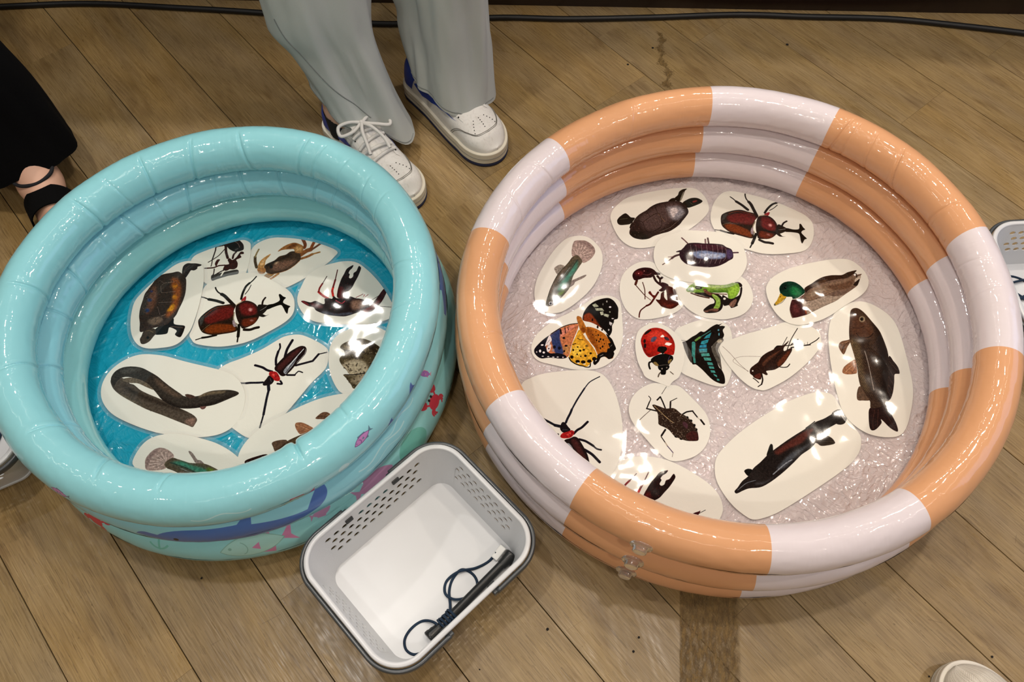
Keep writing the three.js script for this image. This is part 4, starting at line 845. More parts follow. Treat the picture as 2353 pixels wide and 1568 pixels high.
// ------------------------------------------------------------------ floor of wood planks
const woodTex = (() => {
  const w = 2048, h = 1024, [c, g] = canvas(w, h), im = g.createImageData(w, h), d = im.data;         // 1.2 m by 0.6 m
  for (let y = 0; y < h; y++) for (let x = 0; x < w; x++) {
    const u = x / w, v = y / h;
    const fine = n2(u * 10, v * 260) * .5 + n2(u * 22 + 9, v * 440) * .55 + n2(u * 5, v * 110) * .5;
    const patch = tnoise(u, v, .9, .7, 1) * .6 + tnoise(u, v, 2.2, 1.8, 2) * .4, tone = tnoise(u, v, .6, 1.6, 4), spot = n2(u * 5 + 3, v * 7) * .7 + n2(u * 14, v * 30) * .5;
    let r = 145 + 13 * fine + 9 * patch + 3 * tone, gg = 122 + 13 * fine + 9 * patch + tone, b = 83 + 12 * fine + 8 * patch - 4 * tone;
    const dark = sstep(.2, 1, spot) * 15; r -= dark; gg -= dark; b -= dark * .8;
    const k = (y * w + x) * 4; d[k] = r; d[k + 1] = gg; d[k + 2] = b; d[k + 3] = 255;
  }
  g.putImageData(im, 0, 0);
  const q = rngOf(77);
  for (let i = 0; i < 11000; i++) { g.strokeStyle = q() < .68 ? `rgba(58,42,24,${.12 + q() * .26})` : `rgba(196,170,126,${.08 + q() * .16})`; g.lineWidth = .5 + q() * .7; const x = q() * w, y = q() * h, l = 10 + q() * 55, b = (q() - .5) * 2; g.beginPath(); g.moveTo(x, y); g.quadraticCurveTo(x + l / 2, y + b, x + l, y + (q() - .5) * 2); g.stroke(); }
  for (let i = 0; i < 700; i++) { g.strokeStyle = q() < .75 ? `rgba(70,52,30,${.1 + q() * .25})` : `rgba(190,165,120,${.08 + q() * .15})`; g.lineWidth = .6 + q() * 1.2; const x = q() * w, y = q() * h, a = (q() - .5) * .5 + (q() < .12 ? q() * 3 : 0), l = 6 + q() * 50; g.beginPath(); g.moveTo(x, y); g.lineTo(x + Math.cos(a) * l, y + Math.sin(a) * l); g.stroke(); }
  for (let i = 0; i < 120; i++) { g.fillStyle = `rgba(52,38,22,${.1 + q() * .3})`; g.beginPath(); g.ellipse(q() * w, q() * h, 1 + q() * 3, .6 + q() * 1, q() * .6 - .3, 0, 7); g.fill(); }
  return ctex(c);
})();
const woodBump = ptex(1024, 512, (u, v) => clamp(.55 + .22 * n2(u * 22, v * 210) + .12 * n2(u * 8, v * 90) + .12 * tnoise(u, v, 4, 4, 8), 0, 1));
const woodRough = ptex(1024, 512, (u, v) => clamp(.37 + .07 * tnoise(u, v, 2, 2, 3) + .05 * n2(u * 30, v * 200) + .06 * tnoise(u, v, 9, 9, 5), .25, .75));
const woodMats = [[1, 1, 1], [.95, .96, .99], [1.02, .99, .93], [.92, .91, .9]].map(t => phys({ color: new THREE.Color().setRGB(...t), map: woodTex, bumpMap: woodBump, bumpScale: .00035, roughnessMap: woodRough, roughness: 1, specularIntensity: .8 }));
const FLOOR = (() => {
  const floor = new THREE.Group(); floor.name = 'floor'; scene.add(floor); struct(floor, 'worn floor of brown wood-grain planks');
  const sub = mesh('subfloor', new THREE.BoxGeometry(ROOM.x1 - ROOM.x0, .04, ROOM.z1 - ROOM.z0), std({ color: 0x1b140c, roughness: .9 }), floor); sub.position.set((ROOM.x0 + ROOM.x1) / 2, -.0245, (ROOM.z0 + ROOM.z1) / 2);
  const th = 0.898138, d = [Math.cos(th), Math.sin(th)], n = [-Math.sin(th), Math.cos(th)], w = .1524, L = .9144, n0 = -1.7317, q = rngOf(21);
  const top = (poly, gap, y) => offsetPoly(poly, -gap).map(p => [p[0], y, p[1]]);
  for (let row = -26; row < 40; row++) for (let k = -6; k < 7; k++) {
    const s0 = (((row % 2) + 2) % 2 ? -.470 : -.918) + k * L, a0 = n0 + row * w;
    let p = [[s0, a0], [s0 + L, a0], [s0 + L, a0 + w], [s0, a0 + w]].map(([s, a]) => [d[0] * s + n[0] * a, d[1] * s + n[1] * a]);
    for (const [ax, lim, less] of [[0, ROOM.x0, false], [0, ROOM.x1, true], [1, ROOM.z0, false], [1, ROOM.z1, true]]) { p = clipBy(p, ax, lim, less); if (p.length < 3) break; }
    const ou = q(), ov = q(), mi = Math.floor(q() * 4), dy = (q() - .5) * .0003; if (p.length < 3) continue;
    // chamfered board: top face, chamfer ring, skirt
    const r0 = top(p, .0011, dy), r1 = top(p, .0006, dy - .0008), r2 = top(p, .0006, -.004), m = p.length, pos = [], uv = [], idx = [];
    const add = (v) => { pos.push(...v); const s = v[0] * d[0] + v[2] * d[1] - s0, a = v[0] * n[0] + v[2] * n[1] - a0; uv.push(s / 1.2 + ou, a / .6 + ov); return pos.length / 3 - 1; };
    const ti = r0.map(add); for (let i = 1; i < m - 1; i++) idx.push(ti[0], ti[i + 1], ti[i]);
    for (const [A, B] of [[r0, r1], [r1, r2]]) for (let i = 0; i < m; i++) { const j = (i + 1) % m, a = add(A[i]), b = add(A[j]), c = add(B[i]), e = add(B[j]); idx.push(a, b, c, b, e, c); }
    const g = geo(pos, idx, { uv }); mesh('plank', g, woodMats[mi], floor);
  }
  return floor;
})();

// ------------------------------------------------------------------ low dark platform at the back
{
  const t = thing('wooden_counter', 'dark brown wooden counter along the far edge of the floor', 'counter', [0, 0, -1.642], -Math.atan2(.148, 2.365));
  const grain = ptex(512, 128, (u, v) => { const k = .5 + .3 * n2(u * 5, v * 40) + .2 * n2(u * 14, v * 90); return [.095 + .05 * k, .05 + .025 * k, .038 + .014 * k]; }, true);
  const m = phys({ map: grain, roughness: .35, clearcoat: .25, clearcoatRoughness: .3 });
  const f = mesh('front_panel', new RoundedBoxGeometry(5.2, .86, .03, 2, .004), m, t); f.position.set(0, .49, -.015);
  const k = mesh('plinth', new THREE.BoxGeometry(5.2, .06, .02), m, t); k.position.set(0, .03, -.022);
  const p = mesh('top_board', new RoundedBoxGeometry(5.24, .04, .9, 2, .008), m, t); p.position.set(0, .94, -.44);
  const b = mesh('back_panel', new THREE.BoxGeometry(5.2, .92, .03), m, t); b.position.set(0, .46, -.86);
}
// ------------------------------------------------------------------ slim linear ceiling lights
STRIPS.forEach(([x, z, len, ax, nits], i) => {
  const where = ['above the gap between the pools', 'along the right wall', 'along the left wall', 'across the middle of the ceiling', 'along the back wall', 'across the ceiling behind the camera'][i];
  const t = thing('linear_ceiling_light', `slim white linear light ${where}`, 'ceiling light', [x, CEILING - .03, z], ax === 'z' ? Math.PI / 2 : 0, 'linear ceiling lights');
  const h = mesh('housing', new RoundedBoxGeometry(len + .04, .03, .04, 2, .004), std({ color: 0xf0eee8, roughness: .5 }), t); h.position.y = .015;
  const c = new THREE.Color(0xfff3e2), d = mesh('diffuser', new THREE.BoxGeometry(len, .006, .026), std({ color: 0xffffff, roughness: .5, emissive: c, emissiveIntensity: 4 }), t); d.position.y = -.002;
  const l = new THREE.RectAreaLight(c, nits, ax === 'z' ? .014 : len, ax === 'z' ? len : .014); l.position.set(x, CEILING - .038, z); l.lookAt(x, 0, z); scene.add(l);
});
// ------------------------------------------------------------------ ceiling downlights
{
  const ringM = std({ color: 0xf2f0ea, roughness: .4 }), can = new THREE.RingGeometry(.05, .066, 40);
  const prof = [[.05, .004], [.052, -.004], [.064, -.005], [.067, -.001], [.067, .004]].map(p => new THREE.Vector2(...p));
  const trim = new THREE.LatheGeometry(prof, 40), lens = new THREE.CylinderGeometry(.05, .05, .006, 36);
  LAMPS.forEach(([x, z, cd], i) => {
    const place = z < -2 ? 'far row behind the counter' : z < -1 ? 'middle row' : z < 0 ? 'row above the pools' : 'row behind the camera';
    const t = thing('ceiling_downlight', `round white ceiling downlight, ${place}, number ${['one', 'two', 'three', 'four', 'five', 'six', 'seven', 'eight', 'nine', 'ten', 'eleven', 'twelve', 'thirteen'][i]} from the back left`, 'downlight', [x, CEILING, z], 0, 'ceiling downlights');
    mesh('trim_ring', trim, ringM, t);
    const warm = new THREE.Color(x < .4 ? 0xfff8f0 : 0xfff0de), l = mesh('lens', lens, std({ color: 0xffffff, roughness: .4, emissive: warm, emissiveIntensity: 30 }), t); l.position.y = .002;
    const sp = new THREE.SpotLight(warm, cd, 0, 1.15, .7, 2); sp.position.set(0, -.012, 0); sp.target.position.set(0, -2, 0); sp.castShadow = true; sp.shadow.radius = 2.2; sp.shadow.mapSize.set(1024, 1024); sp.shadow.bias = -.0005;
    t.add(sp, sp.target); sp.name = 'lamp'; 
  });
}

// ------------------------------------------------------------------ inflatable pools
const angDiff = (a, b) => { let d = a - b; while (d > Math.PI) d -= 2 * Math.PI; while (d < -Math.PI) d += 2 * Math.PI; return d; };
function ringRadius(P, ph) { const h = P.h; return h[0] * Math.cos(2 * ph) + h[1] * Math.sin(2 * ph) + h[2] * Math.cos(3 * ph) + h[3] * Math.sin(3 * ph); }
// one air ring: grooves are sharp folds across the inner side, puckers the fine gathers along the welds
function ringPoint(P, r, ph, ps) {
  let k = 0;
  const inner = sstep(1.35, 1.9, ps) * (1 - sstep(4.3, 4.9, ps));
  if (inner > 0) for (const g of r.grooves) {
    const a = Array.isArray(g) ? g[0] : g, dep = Array.isArray(g) ? g[1] : 1, s = angDiff(ph, a + .03 * (ps - 2.4) * Math.sin(a * 7.3)) * r.R;
    if (Math.abs(s) < .03) k -= dep * inner * (.0022 * Math.exp(-s * s / 4.5e-6) - .0007 * Math.exp(-((Math.abs(s) - .007) ** 2) / 2.4e-5));
  }
  if (r.kink) { const s = angDiff(ph, r.kink) * r.R; k -= (.0045 * Math.exp(-s * s / 6e-6) - .0016 * Math.exp(-((Math.abs(s) - .012) ** 2) / 8e-5)) * sstep(1.2, 1.9, ps) * (1 - sstep(4.2, 4.8, ps)); }
  const q = Math.exp(-((ps - 3.45) ** 2) / .18) + .3 * Math.exp(-((ps - 2.05) ** 2) / .05);
  if (q > .02) { const x = Math.cos(ph) * r.R, y = Math.sin(ph) * r.R; k += q * r.pucker * (n3(x * 150, y * 150, r.seed) * (.5 + .5 * n3(x * 9, y * 9, r.seed + 4)) + .6 * n3(x * 55, y * 55, r.seed + 9)); }
  k += .00007 * n3(Math.cos(ph) * r.R * 130, Math.sin(ph) * r.R * 130, r.seed + ps * 1.3) + .0006 * n3(Math.cos(ph) * 3, Math.sin(ph) * 3, r.seed + ps * .4) + .00022 * n3(Math.cos(ph) * 14, Math.sin(ph) * 14, r.seed + ps * 2);
  const rr = r.R + ringRadius(P, ph) + (r.r + k) * Math.cos(ps);
  return [P.x + r.dx + rr * Math.cos(ph), r.y + (r.ry + k) * Math.sin(ps), P.z + r.dz + rr * Math.sin(ph)];
}
function ringGeometry(P, r, { stripes, nPsi = 52, uvf } = {}) {
  // angles round the pool, closer together at folds and doubled at stripe seams
  let us = span(-Math.PI, Math.PI, 840);
  for (const g of [...r.grooves, ...(r.kink ? [r.kink] : [])]) { const a = angDiff(Array.isArray(g) ? g[0] : g, 0); for (let k = -9; k <= 9; k++) us.push(a + k * .0011 / r.R + (k ? Math.sign(k) * k * k * .00006 / r.R : 0)); }
  us = us.filter(a => a >= -Math.PI && a <= Math.PI).sort((a, b) => a - b).filter((a, i, s) => !i || a - s[i - 1] > 1e-4 || a === Math.PI);
  us[us.length - 1] = Math.PI;
  const vs = span(0, 2 * Math.PI, nPsi), pos = [], nor = [], uv = [], col = [], idx = [], cols = [];
  if (stripes) { for (const s of stripes.at) { const a = angDiff(s, 0); us.push(a - 2e-6, a + 2e-6); } us.sort((a, b) => a - b); }
  const e = 4e-4, A = V(), B = V(), C = V(), n = V(), m = vs.length;
  for (const u of us) {
    const c = stripes ? stripes.color(u) : null;
    for (const v of vs) {
      A.set(...ringPoint(P, r, u, v)); B.set(...ringPoint(P, r, u + e, v)).sub(A); C.set(...ringPoint(P, r, u, v + e)).sub(A); n.crossVectors(C, B).normalize();
      if (n.x * Math.cos(u) * Math.cos(v) + n.y * Math.sin(v) + n.z * Math.sin(u) * Math.cos(v) < 0) n.negate();
      pos.push(A.x, A.y, A.z); nor.push(n.x, n.y, n.z); uv.push(...(uvf ? uvf(u, v) : [u * r.R, v * r.r])); if (c) col.push(...c);
    }
  }
  for (let i = 0; i < us.length - 1; i++) for (let j = 0; j < m - 1; j++) { const q = i * m + j; idx.push(q, q + 1, q + m, q + 1, q + m + 1, q + m); }
  return geo(pos, idx, { uv, normal: nor, color: stripes ? col : undefined });
}
const BLUE = { x: -.4626, z: -.7336, h: [-.0038, -.002, -.0025, -.0008], floorR: .316, cardR: .286 };
const ORANGE = { x: .3573, z: -.7346, h: [-.0009, -.0046, -.0025, -.0012], floorR: .402, cardR: .379 };
const outlines = { blue: [], orange: [] };          // filled from the card list: the film lies flat under a card
for (const c of CARDS) { const p = offsetPoly(chaikin(at2(c.o).map(q => [q[0] * 1e-4 + c.x, q[1] * 1e-4 + c.z]), 1), .005); const b = [Math.min(...p.map(q => q[0])), Math.max(...p.map(q => q[0])), Math.min(...p.map(q => q[1])), Math.max(...p.map(q => q[1]))]; outlines[c.pool].push({ p, b }); }
const underCard = (pool, x, z) => outlines[pool].some(o => x > o.b[0] && x < o.b[1] && z > o.b[2] && z < o.b[3] && inside(o.p, x, z));
// creased plastic film of the pool bottom
function filmGeometry(pool, P, hf, cell, y0 = .0015) {
  const R = P.floorR, n = Math.round(2 * R / cell), pos = [], uv = [], idx = [], id = [];
  for (let i = 0; i <= n; i++) { id.push([]); for (let j = 0; j <= n; j++) {
    let x = -R + 2 * R * i / n, z = -R + 2 * R * j / n; const l = Math.hypot(x, z), lim = R + ringRadius(P, Math.atan2(z, x));
    if (l > lim + cell * 1.45) { id[i].push(-1); continue; } if (l > lim) { x *= lim / l; z *= lim / l; }
    const X = P.x + x, Z = P.z + z; let h = hf(X, Z, l / lim); if (underCard(pool, X, Z)) h = Math.min(h, .0012);
    id[i].push(pos.length / 3); pos.push(X, y0 + h, Z); uv.push(X / .25, Z / .25);
  } }
  for (let i = 0; i < n; i++) for (let j = 0; j < n; j++) { const a = id[i][j], b = id[i + 1][j], c = id[i][j + 1], d = id[i + 1][j + 1]; if (a < 0 || b < 0 || c < 0 || d < 0) continue; idx.push(a, c, b, b, c, d); }
  return geo(pos, idx, { uv });
}
const crinkle = ptex(512, 512, (u, v) => { const a = 1 - Math.abs(tnoise(u, v, 1.1, 1.3, 71)), b = 1 - Math.abs(tnoise(u, v, 2, 2.3, 72)), c = 1 - Math.abs(tnoise(u, v, 3.4, 3, 73)); return clamp(.5 * a ** 9 + .35 * b ** 8 + .3 * c ** 7, 0, 1); });
const ridge = (x, z, f, s) => { const v = 1 - Math.abs(n3(x * f, z * f, s)); return v * v; };
{ // blue pool with sea animals printed round the outside
  const t = thing('inflatable_pool', 'round light-blue inflatable pool with printed sea animals, three air rings high', 'pool', [0, 0, 0]);
  const sheetC = (base, draw) => {
    const [c, g] = canvas(2048, 512); g.fillStyle = base; g.fillRect(0, 0, 2048, 512); draw(g); return ctex(c);
  };
  const fish = (g, x, y, l, a, body, fin, line) => {
    g.save(); g.translate(x, y); g.rotate(a); g.scale(l, l); g.lineWidth = l > 150 ? .012 : .03;
    g.fillStyle = fin; g.beginPath(); g.moveTo(.34, 0); g.lineTo(.56, -.2); g.lineTo(.5, 0); g.lineTo(.58, .14); g.closePath(); g.fill();
    g.beginPath(); g.moveTo(-.22, -.12); g.lineTo(-.16, -.26); g.lineTo(.22, -.18); g.lineTo(.22, -.08); g.closePath(); g.fill();
    g.beginPath(); g.moveTo(.0, .16); g.lineTo(.2, .24); g.lineTo(.24, .1); g.closePath(); g.fill();
    g.fillStyle = body; g.strokeStyle = line; g.beginPath(); g.moveTo(-.52, .02); g.bezierCurveTo(-.3, -.24, .1, -.24, .4, 0); g.bezierCurveTo(.1, .24, -.3, .24, -.52, .02); g.fill(); g.stroke();
    g.beginPath(); g.arc(-.26, .02, .12, -1.2, 1.2); g.stroke(); g.fillStyle = line; g.beginPath(); g.arc(-.38, -.01, .025, 0, 7); g.fill();
    g.fillStyle = fin; g.beginPath(); g.moveTo(-.08, .03); g.lineTo(.04, -.04); g.lineTo(.03, .09); g.fill(); g.restore();
  };
  const crabPrint = (g, x, y, s, a) => {
    g.save(); g.translate(x, y); g.rotate(a); g.scale(s, s); g.fillStyle = '#c83e50'; g.strokeStyle = '#c83e50'; g.lineCap = 'round';
    g.beginPath(); g.ellipse(0, .05, .34, .24, 0, 0, 7); g.fill(); g.lineWidth = .08;
    for (const k of [-1, 1]) { for (let i = 0; i < 3; i++) { g.beginPath(); g.moveTo(k * .22, .15 + .03 * i); g.quadraticCurveTo(k * (.5 - .06 * i), .12 + .06 * i, k * (.46 - .1 * i), .34 + .04 * i); g.stroke(); }
      g.beginPath(); g.moveTo(k * .24, -.05); g.lineTo(k * .38, -.2); g.stroke(); g.beginPath(); g.ellipse(k * .36, -.36, .1, .17, k * .35, 0, 7); g.fill(); g.beginPath(); g.ellipse(k * .52, -.26, .09, .17, k * .9, 0, 7); g.fill(); }
    g.fillStyle = '#1c1a22'; for (const k of [-1, 1]) { g.beginPath(); g.arc(k * .1, -.2, .055, 0, 7); g.fill(); } g.restore();
  };
  const dolphin = (g, x, y, l, fl = 1) => {
    g.save(); g.translate(x, y); g.scale(l * fl, l * .55); g.fillStyle = '#4f73b6'; g.beginPath(); g.moveTo(-.5, .03); g.quadraticCurveTo(-.47, -.07, -.38, -.02); g.quadraticCurveTo(-.32, -.13, -.15, -.12); g.lineTo(.03, -.13); g.lineTo(.12, -.3); g.lineTo(.1, -.1); g.quadraticCurveTo(.3, -.03, .38, -.03); g.quadraticCurveTo(.44, -.2, .5, -.24); g.quadraticCurveTo(.54, -.1, .44, .02); g.quadraticCurveTo(.2, .16, -.05, .17); g.quadraticCurveTo(-.3, .17, -.38, .07); g.closePath(); g.fill();
    g.fillStyle = '#10121a'; g.beginPath(); g.ellipse(-.29, .03, .013, .026, 0, 0, 7); g.fill(); g.restore();
  };
  const wave = (g, x, y, l, w = 4, al = .5) => { g.strokeStyle = `rgba(226,240,238,${al})`; g.lineWidth = w; g.beginPath(); for (let i = 0; i <= 30; i++) { const a = i / 30; g[i ? 'lineTo' : 'moveTo'](x + l * a, y + Math.sin(a * 9) * 7 - a * 6); } g.stroke(); };
  const fin = (g, x, y, s) => { g.fillStyle = '#4a6db2'; g.beginPath(); g.moveTo(x - s, y + s * .6); g.quadraticCurveTo(x - s * .4, y - s, x + s * .4, y - s * 1.1); g.quadraticCurveTo(x + s * .1, y, x + s * .9, y + s * .6); g.closePath(); g.fill(); };
  const tex1 = sheetC('#92d4dd', g => { fish(g, 1540, 208, 62, -.15, '#bf86c0', '#5d7f92', '#6a4a80'); fish(g, 1318, 274, 92, -.02, '#9fd0c4', '#d0506a', '#8a8a60'); fin(g, 1740, 244, 17); fin(g, 1632, 262, 15); g.fillStyle = 'rgba(235,240,240,.4)'; g.beginPath(); g.ellipse(1457, 258, 17, 17, 0, 0, 7); g.fill(); wave(g, 1060, 226, 150); wave(g, 1010, 264, 170, 4, .4); wave(g, 860, 262, 150, 4, .4); fish(g, 700, 230, 60, 0, '#bf86c0', '#5d7f92', '#6a4a80'); fin(g, 300, 250, 16); });
  const tex2 = sheetC('#90d0de', g => { dolphin(g, 1120, 236, 520); dolphin(g, 110, 226, 300, -1); fish(g, 1826, 198, 46, 1.1, '#9a6cb4', '#c88aa4', '#8a5aa0'); wave(g, 1480, 214, 190, 5, .45); wave(g, 1590, 196, 150, 4, .35); wave(g, 1500, 236, 160, 4, .3); });
  const tex3 = sheetC('#94d5da', g => { g.fillStyle = 'rgba(60,150,120,.4)'; g.beginPath(); g.ellipse(1655, 214, 60, 40, 0, 0, 7); g.fill(); fish(g, 1142, 206, 190, -.06, '#a8dad4', '#cf86b0', '#86b8ae'); crabPrint(g, 1800, 196, 74, 0); crabPrint(g, 668, 214, 80, .2); fish(g, 1500, 196, 130, 3.2, '#b88ab0', '#b88ab0', '#b88ab0'); g.strokeStyle = 'rgba(70,170,140,.45)'; g.lineWidth = 6; g.beginPath(); g.moveTo(876, 165); g.lineTo(876, 226); g.moveTo(850, 204); g.quadraticCurveTo(876, 240, 902, 204); g.stroke(); fish(g, 1330, 178, 60, 3.1, '#b88ab0', '#b88ab0', '#b88ab0'); });
  const mats = [tex1, tex2, tex3].map(map => phys({ map, roughness: .42, clearcoat: .9, clearcoatRoughness: .065, specularIntensity: .2 }));
  const uvf = (u, v) => [1 - u / Math.PI, .5 + (v > Math.PI ? v - 2 * Math.PI : v) / (2 * Math.PI)];
  const uvf2 = (u, v) => [1 - u / Math.PI, .5 + v / (2 * Math.PI)];
  BLUE.rings = [
    { R: .321, r: .0372, ry: .0395, y: .1952, dx: -.0027, dz: .0033, pucker: .00035, seed: 3, kink: 1.026, grooves: [-1.844, -2.115, -1.55, -1.203, [-1.105, .6], -2.506, -3.06, 2.74, [-2.308, .35], 2.307, 1.95, [1.624, .6], [.754, .5], [-.934, .35], [-.737, .4], [-.589, .35], [-.171, .5], [.12, .4]] },
    { R: .3212, r: .0408, ry: .0405, y: .1238, dx: 0, dz: 0, pucker: .0004, seed: 13, grooves: [-1.97, -1.639, -1.404, -1.162, -2.366, -2.824, -3.078, 2.846, [-2.165, .4], [-1.025, .6], [-1.8, .35], [-2.556, .35], [-.85, .5], [-.6, .5], [2.45, .7], [2.1, .6]] },
    { R: .3258, r: .0462, ry: .0455, y: .0446, dx: .003, dz: -.0038, pucker: .0002, seed: 23, grooves: [[-.9, .4], [-.65, .3]] },
  ];
  BLUE.rings.forEach((r, i) => mesh('air_ring', ringGeometry(BLUE, r, { uvf: uvf2 }), mats[i], t));
  const hf = (x, z, k) => { const wx = x + .012 * n3(x * 12, z * 12, 1), wz = z + .012 * n3(x * 12, z * 12, 2); const e = .6 + .4 * n3(x * 6, z * 6, 40); return .0042 * ridge(wx, wz, 11, 50) ** 2 * e + .0022 * ridge(wx * 1.4 + wz * .6, (wz * .8 - wx * .5) * .5, 22, 60) ** 3 + .0003 * ridge(wx, wz, 45, 70) + .004 * sstep(.86, 1, k) * ridge(wx, wz, 20, 80); };
  mesh('pool_floor', filmGeometry('blue', BLUE, hf, .0026), phys({ color: 0x139ab8, roughness: .4, specularIntensity: .3, clearcoat: 1, clearcoatRoughness: .035, bumpMap: crinkle, bumpScale: .001 }), t);
}
{ // orange and white striped pool
  const t = thing('inflatable_pool', 'large round inflatable pool with orange and white stripes, three air rings high', 'pool', [0, 0, 0]);
  const at = [-2.852, -2.309, -1.54, -1.0, -.232, .322, 1.085, 1.622, 2.258, 2.68];
  const orange = new THREE.Color(0xdda478), white = new THREE.Color(0xe2d8dc);
  const color = (u) => { const a = angDiff(u, 0); let k = 0; for (const s of at) if (a > s) k++; const c = k % 2 ? white : orange; return [c.r, c.g, c.b]; };
  const m = phys({ vertexColors: true, color: 0xffffff, roughness: .42, clearcoat: .9, clearcoatRoughness: .065, specularIntensity: .2 });
  ORANGE.rings = [
    { R: .4127, r: .0345, ry: .0372, y: .1757, dx: .0033, dz: 0, pucker: .00045, seed: 33, grooves: [[-.94, .7], [-.897, .4], [-.8, .5], [-.661, .9], [-.375, .6], [-2.449, .5], [-2.676, .5], [-1.923, .3], [2.95, .3], [-.1, .3], [.05, .3]] },
    { R: .4139, r: .0372, ry: .0372, y: .1045, dx: 0, dz: 0, pucker: .0003, seed: 43, grooves: [] },
    { R: .4099, r: .0358, ry: .036, y: .0355, dx: -.0033, dz: 0, pucker: .00025, seed: 53, grooves: [] },
  ];
  for (const r of ORANGE.rings) mesh('air_ring', ringGeometry(ORANGE, r, { stripes: { at, color } }), m, t);
  const hf = (x, z, k) => { const wx = x + .01 * n3(x * 16, z * 16, 1), wz = z + .01 * n3(x * 16, z * 16, 2); const e = .65 + .35 * n3(x * 7, z * 7, 140), rot = n3(x * 4, z * 4, 9) * 1.4, c = Math.cos(rot), s = Math.sin(rot), ax = wx * c + wz * s, az = wz * c - wx * s; return .0034 * ridge(wx, wz, 13, 150) ** 3 * e + .003 * ridge(ax * .6, az * 1.9, 30, 160) ** 2 * e + .0006 * ridge(ax, az * 1.6, 55, 170) ** 3 + .0035 * sstep(.88, 1, k) * ridge(wx, wz, 26, 180); };
  mesh('pool_floor', filmGeometry('orange', ORANGE, hf, .0029), phys({ color: 0xc8bcbc, roughness: .4, specularIntensity: .3, clearcoat: 1, clearcoatRoughness: .04, bumpMap: crinkle, bumpScale: .0022 }), t);
  // clear plugs of the three air valves
  const clear = phys({ color: 0xe8d8cc, roughness: .18, transmission: .85, thickness: .004, ior: 1.45 });
  ORANGE.rings.forEach((r, i) => {
    const ph = 2.008, ps = [.1, .22, .12][i], p = ringPoint(ORANGE, r, ph, ps), n = V(Math.cos(ph) * Math.cos(ps), Math.sin(ps), Math.sin(ph) * Math.cos(ps));
    const g = new THREE.LatheGeometry([[0, .0105], [.008, .0105], [.0105, .009], [.0105, .004], [.014, .0028], [.017, .0006], [.017, -.001]].map(q => new THREE.Vector2(...q)), 28);
    const o = mesh('valve_plug', g, clear, t); o.position.set(...p); o.quaternion.setFromUnitVectors(V(0, 1, 0), n); o.scale.set(1, 1, .8);
  });
}

// ------------------------------------------------------------------ laminated animal cards
const CARD_INFO = {
  turtle: ['turtle_card', 'laminated cut-out picture of a brown and orange turtle, in the blue pool', 'picture card'],
  beetle: ['beetle_card', 'laminated cut-out picture of a horned brown beetle, in the blue pool', 'picture card'],
  ant: ['ant_card', 'small laminated cut-out picture of a dark ant, in the blue pool', 'picture card'],
  crab: ['crab_card', 'laminated cut-out picture of a tan and brown crab, in the blue pool', 'picture card'],
  crayfish: ['crayfish_card', 'laminated cut-out picture of a dark red crayfish, in the blue pool', 'picture card'],
  eel: ['eel_card', 'laminated cut-out picture of a curled grey-brown eel, in the blue pool', 'picture card'],
  longhorn: ['longhorn_beetle_card', 'laminated cut-out picture of a red-necked longhorn beetle, in the blue pool', 'picture card'],
  toad: ['toad_card', 'laminated cut-out picture of a mottled toad beside the blue pool wall', 'picture card'],
  carp: ['carp_card', 'laminated cut-out picture of a carp, half hidden by the blue pool rim', 'picture card'],
  guppy: ['guppy_card', 'laminated cut-out picture of a small fan-tailed fish, at the near rim of the blue pool', 'picture card'],
  turtle2: ['turtle_card', 'laminated cut-out picture of a black shiny turtle, in the striped pool', 'picture card'],
  beetle2: ['beetle_card', 'laminated cut-out picture of a horned brown beetle, in the striped pool', 'picture card'],
  guppy2: ['guppy_card', 'laminated cut-out picture of a green fan-tailed fish, in the striped pool', 'picture card'],
  woodlouse: ['woodlouse_card', 'laminated cut-out picture of a purple-grey woodlouse, in the striped pool', 'picture card'],
  ant2: ['ant_card', 'laminated cut-out picture of a red-brown ant, in the striped pool', 'picture card'],
  frog: ['frog_card', 'laminated cut-out picture of a bright green frog, in the striped pool', 'picture card'],
  duck: ['duck_card', 'laminated cut-out picture of a green-headed duck, in the striped pool', 'picture card'],
  butterfly: ['orange_butterfly_card', 'laminated cut-out picture of an orange spotted butterfly, in the striped pool', 'picture card'],
  ladybug: ['ladybird_card', 'laminated cut-out picture of a red ladybird with black spots, in the striped pool', 'picture card'],
  bluebottle: ['black_butterfly_card', 'laminated cut-out picture of a black and turquoise butterfly, in the striped pool', 'picture card'],
  cricket: ['cricket_card', 'laminated cut-out picture of a brown cricket, in the striped pool', 'picture card'],
  carp2: ['carp_card', 'tall laminated cut-out picture of a brown scaly carp, in the striped pool', 'picture card'],
  longhorn2: ['longhorn_beetle_card', 'laminated cut-out picture of a red-necked longhorn beetle, in the striped pool', 'picture card'],
  stinkbug: ['stink_bug_card', 'laminated cut-out picture of a speckled stink bug, in the striped pool', 'picture card'],
  arapaima: ['large_fish_card', 'large laminated cut-out picture of a long dark fish, in the striped pool', 'picture card'],
  crayfish2: ['crayfish_card', 'laminated cut-out picture of a dark red crayfish, at the near rim of the striped pool', 'picture card'],
};
function smooth(g, a, closed) {
  const n = a.length / 2, P = (i) => { const k = closed ? (i + n) % n : clamp(i, 0, n - 1); return [a[2 * k], a[2 * k + 1]]; };
  g.moveTo(...P(0));
  for (let i = 0; i < (closed ? n : n - 1); i++) { const p0 = P(i - 1), p1 = P(i), p2 = P(i + 1), p3 = P(i + 2), t = .16; g.bezierCurveTo(p1[0] + (p2[0] - p0[0]) * t, p1[1] + (p2[1] - p0[1]) * t, p2[0] - (p3[0] - p1[0]) * t, p2[1] - (p3[1] - p1[1]) * t, p2[0], p2[1]); }
  if (closed) g.closePath();
}
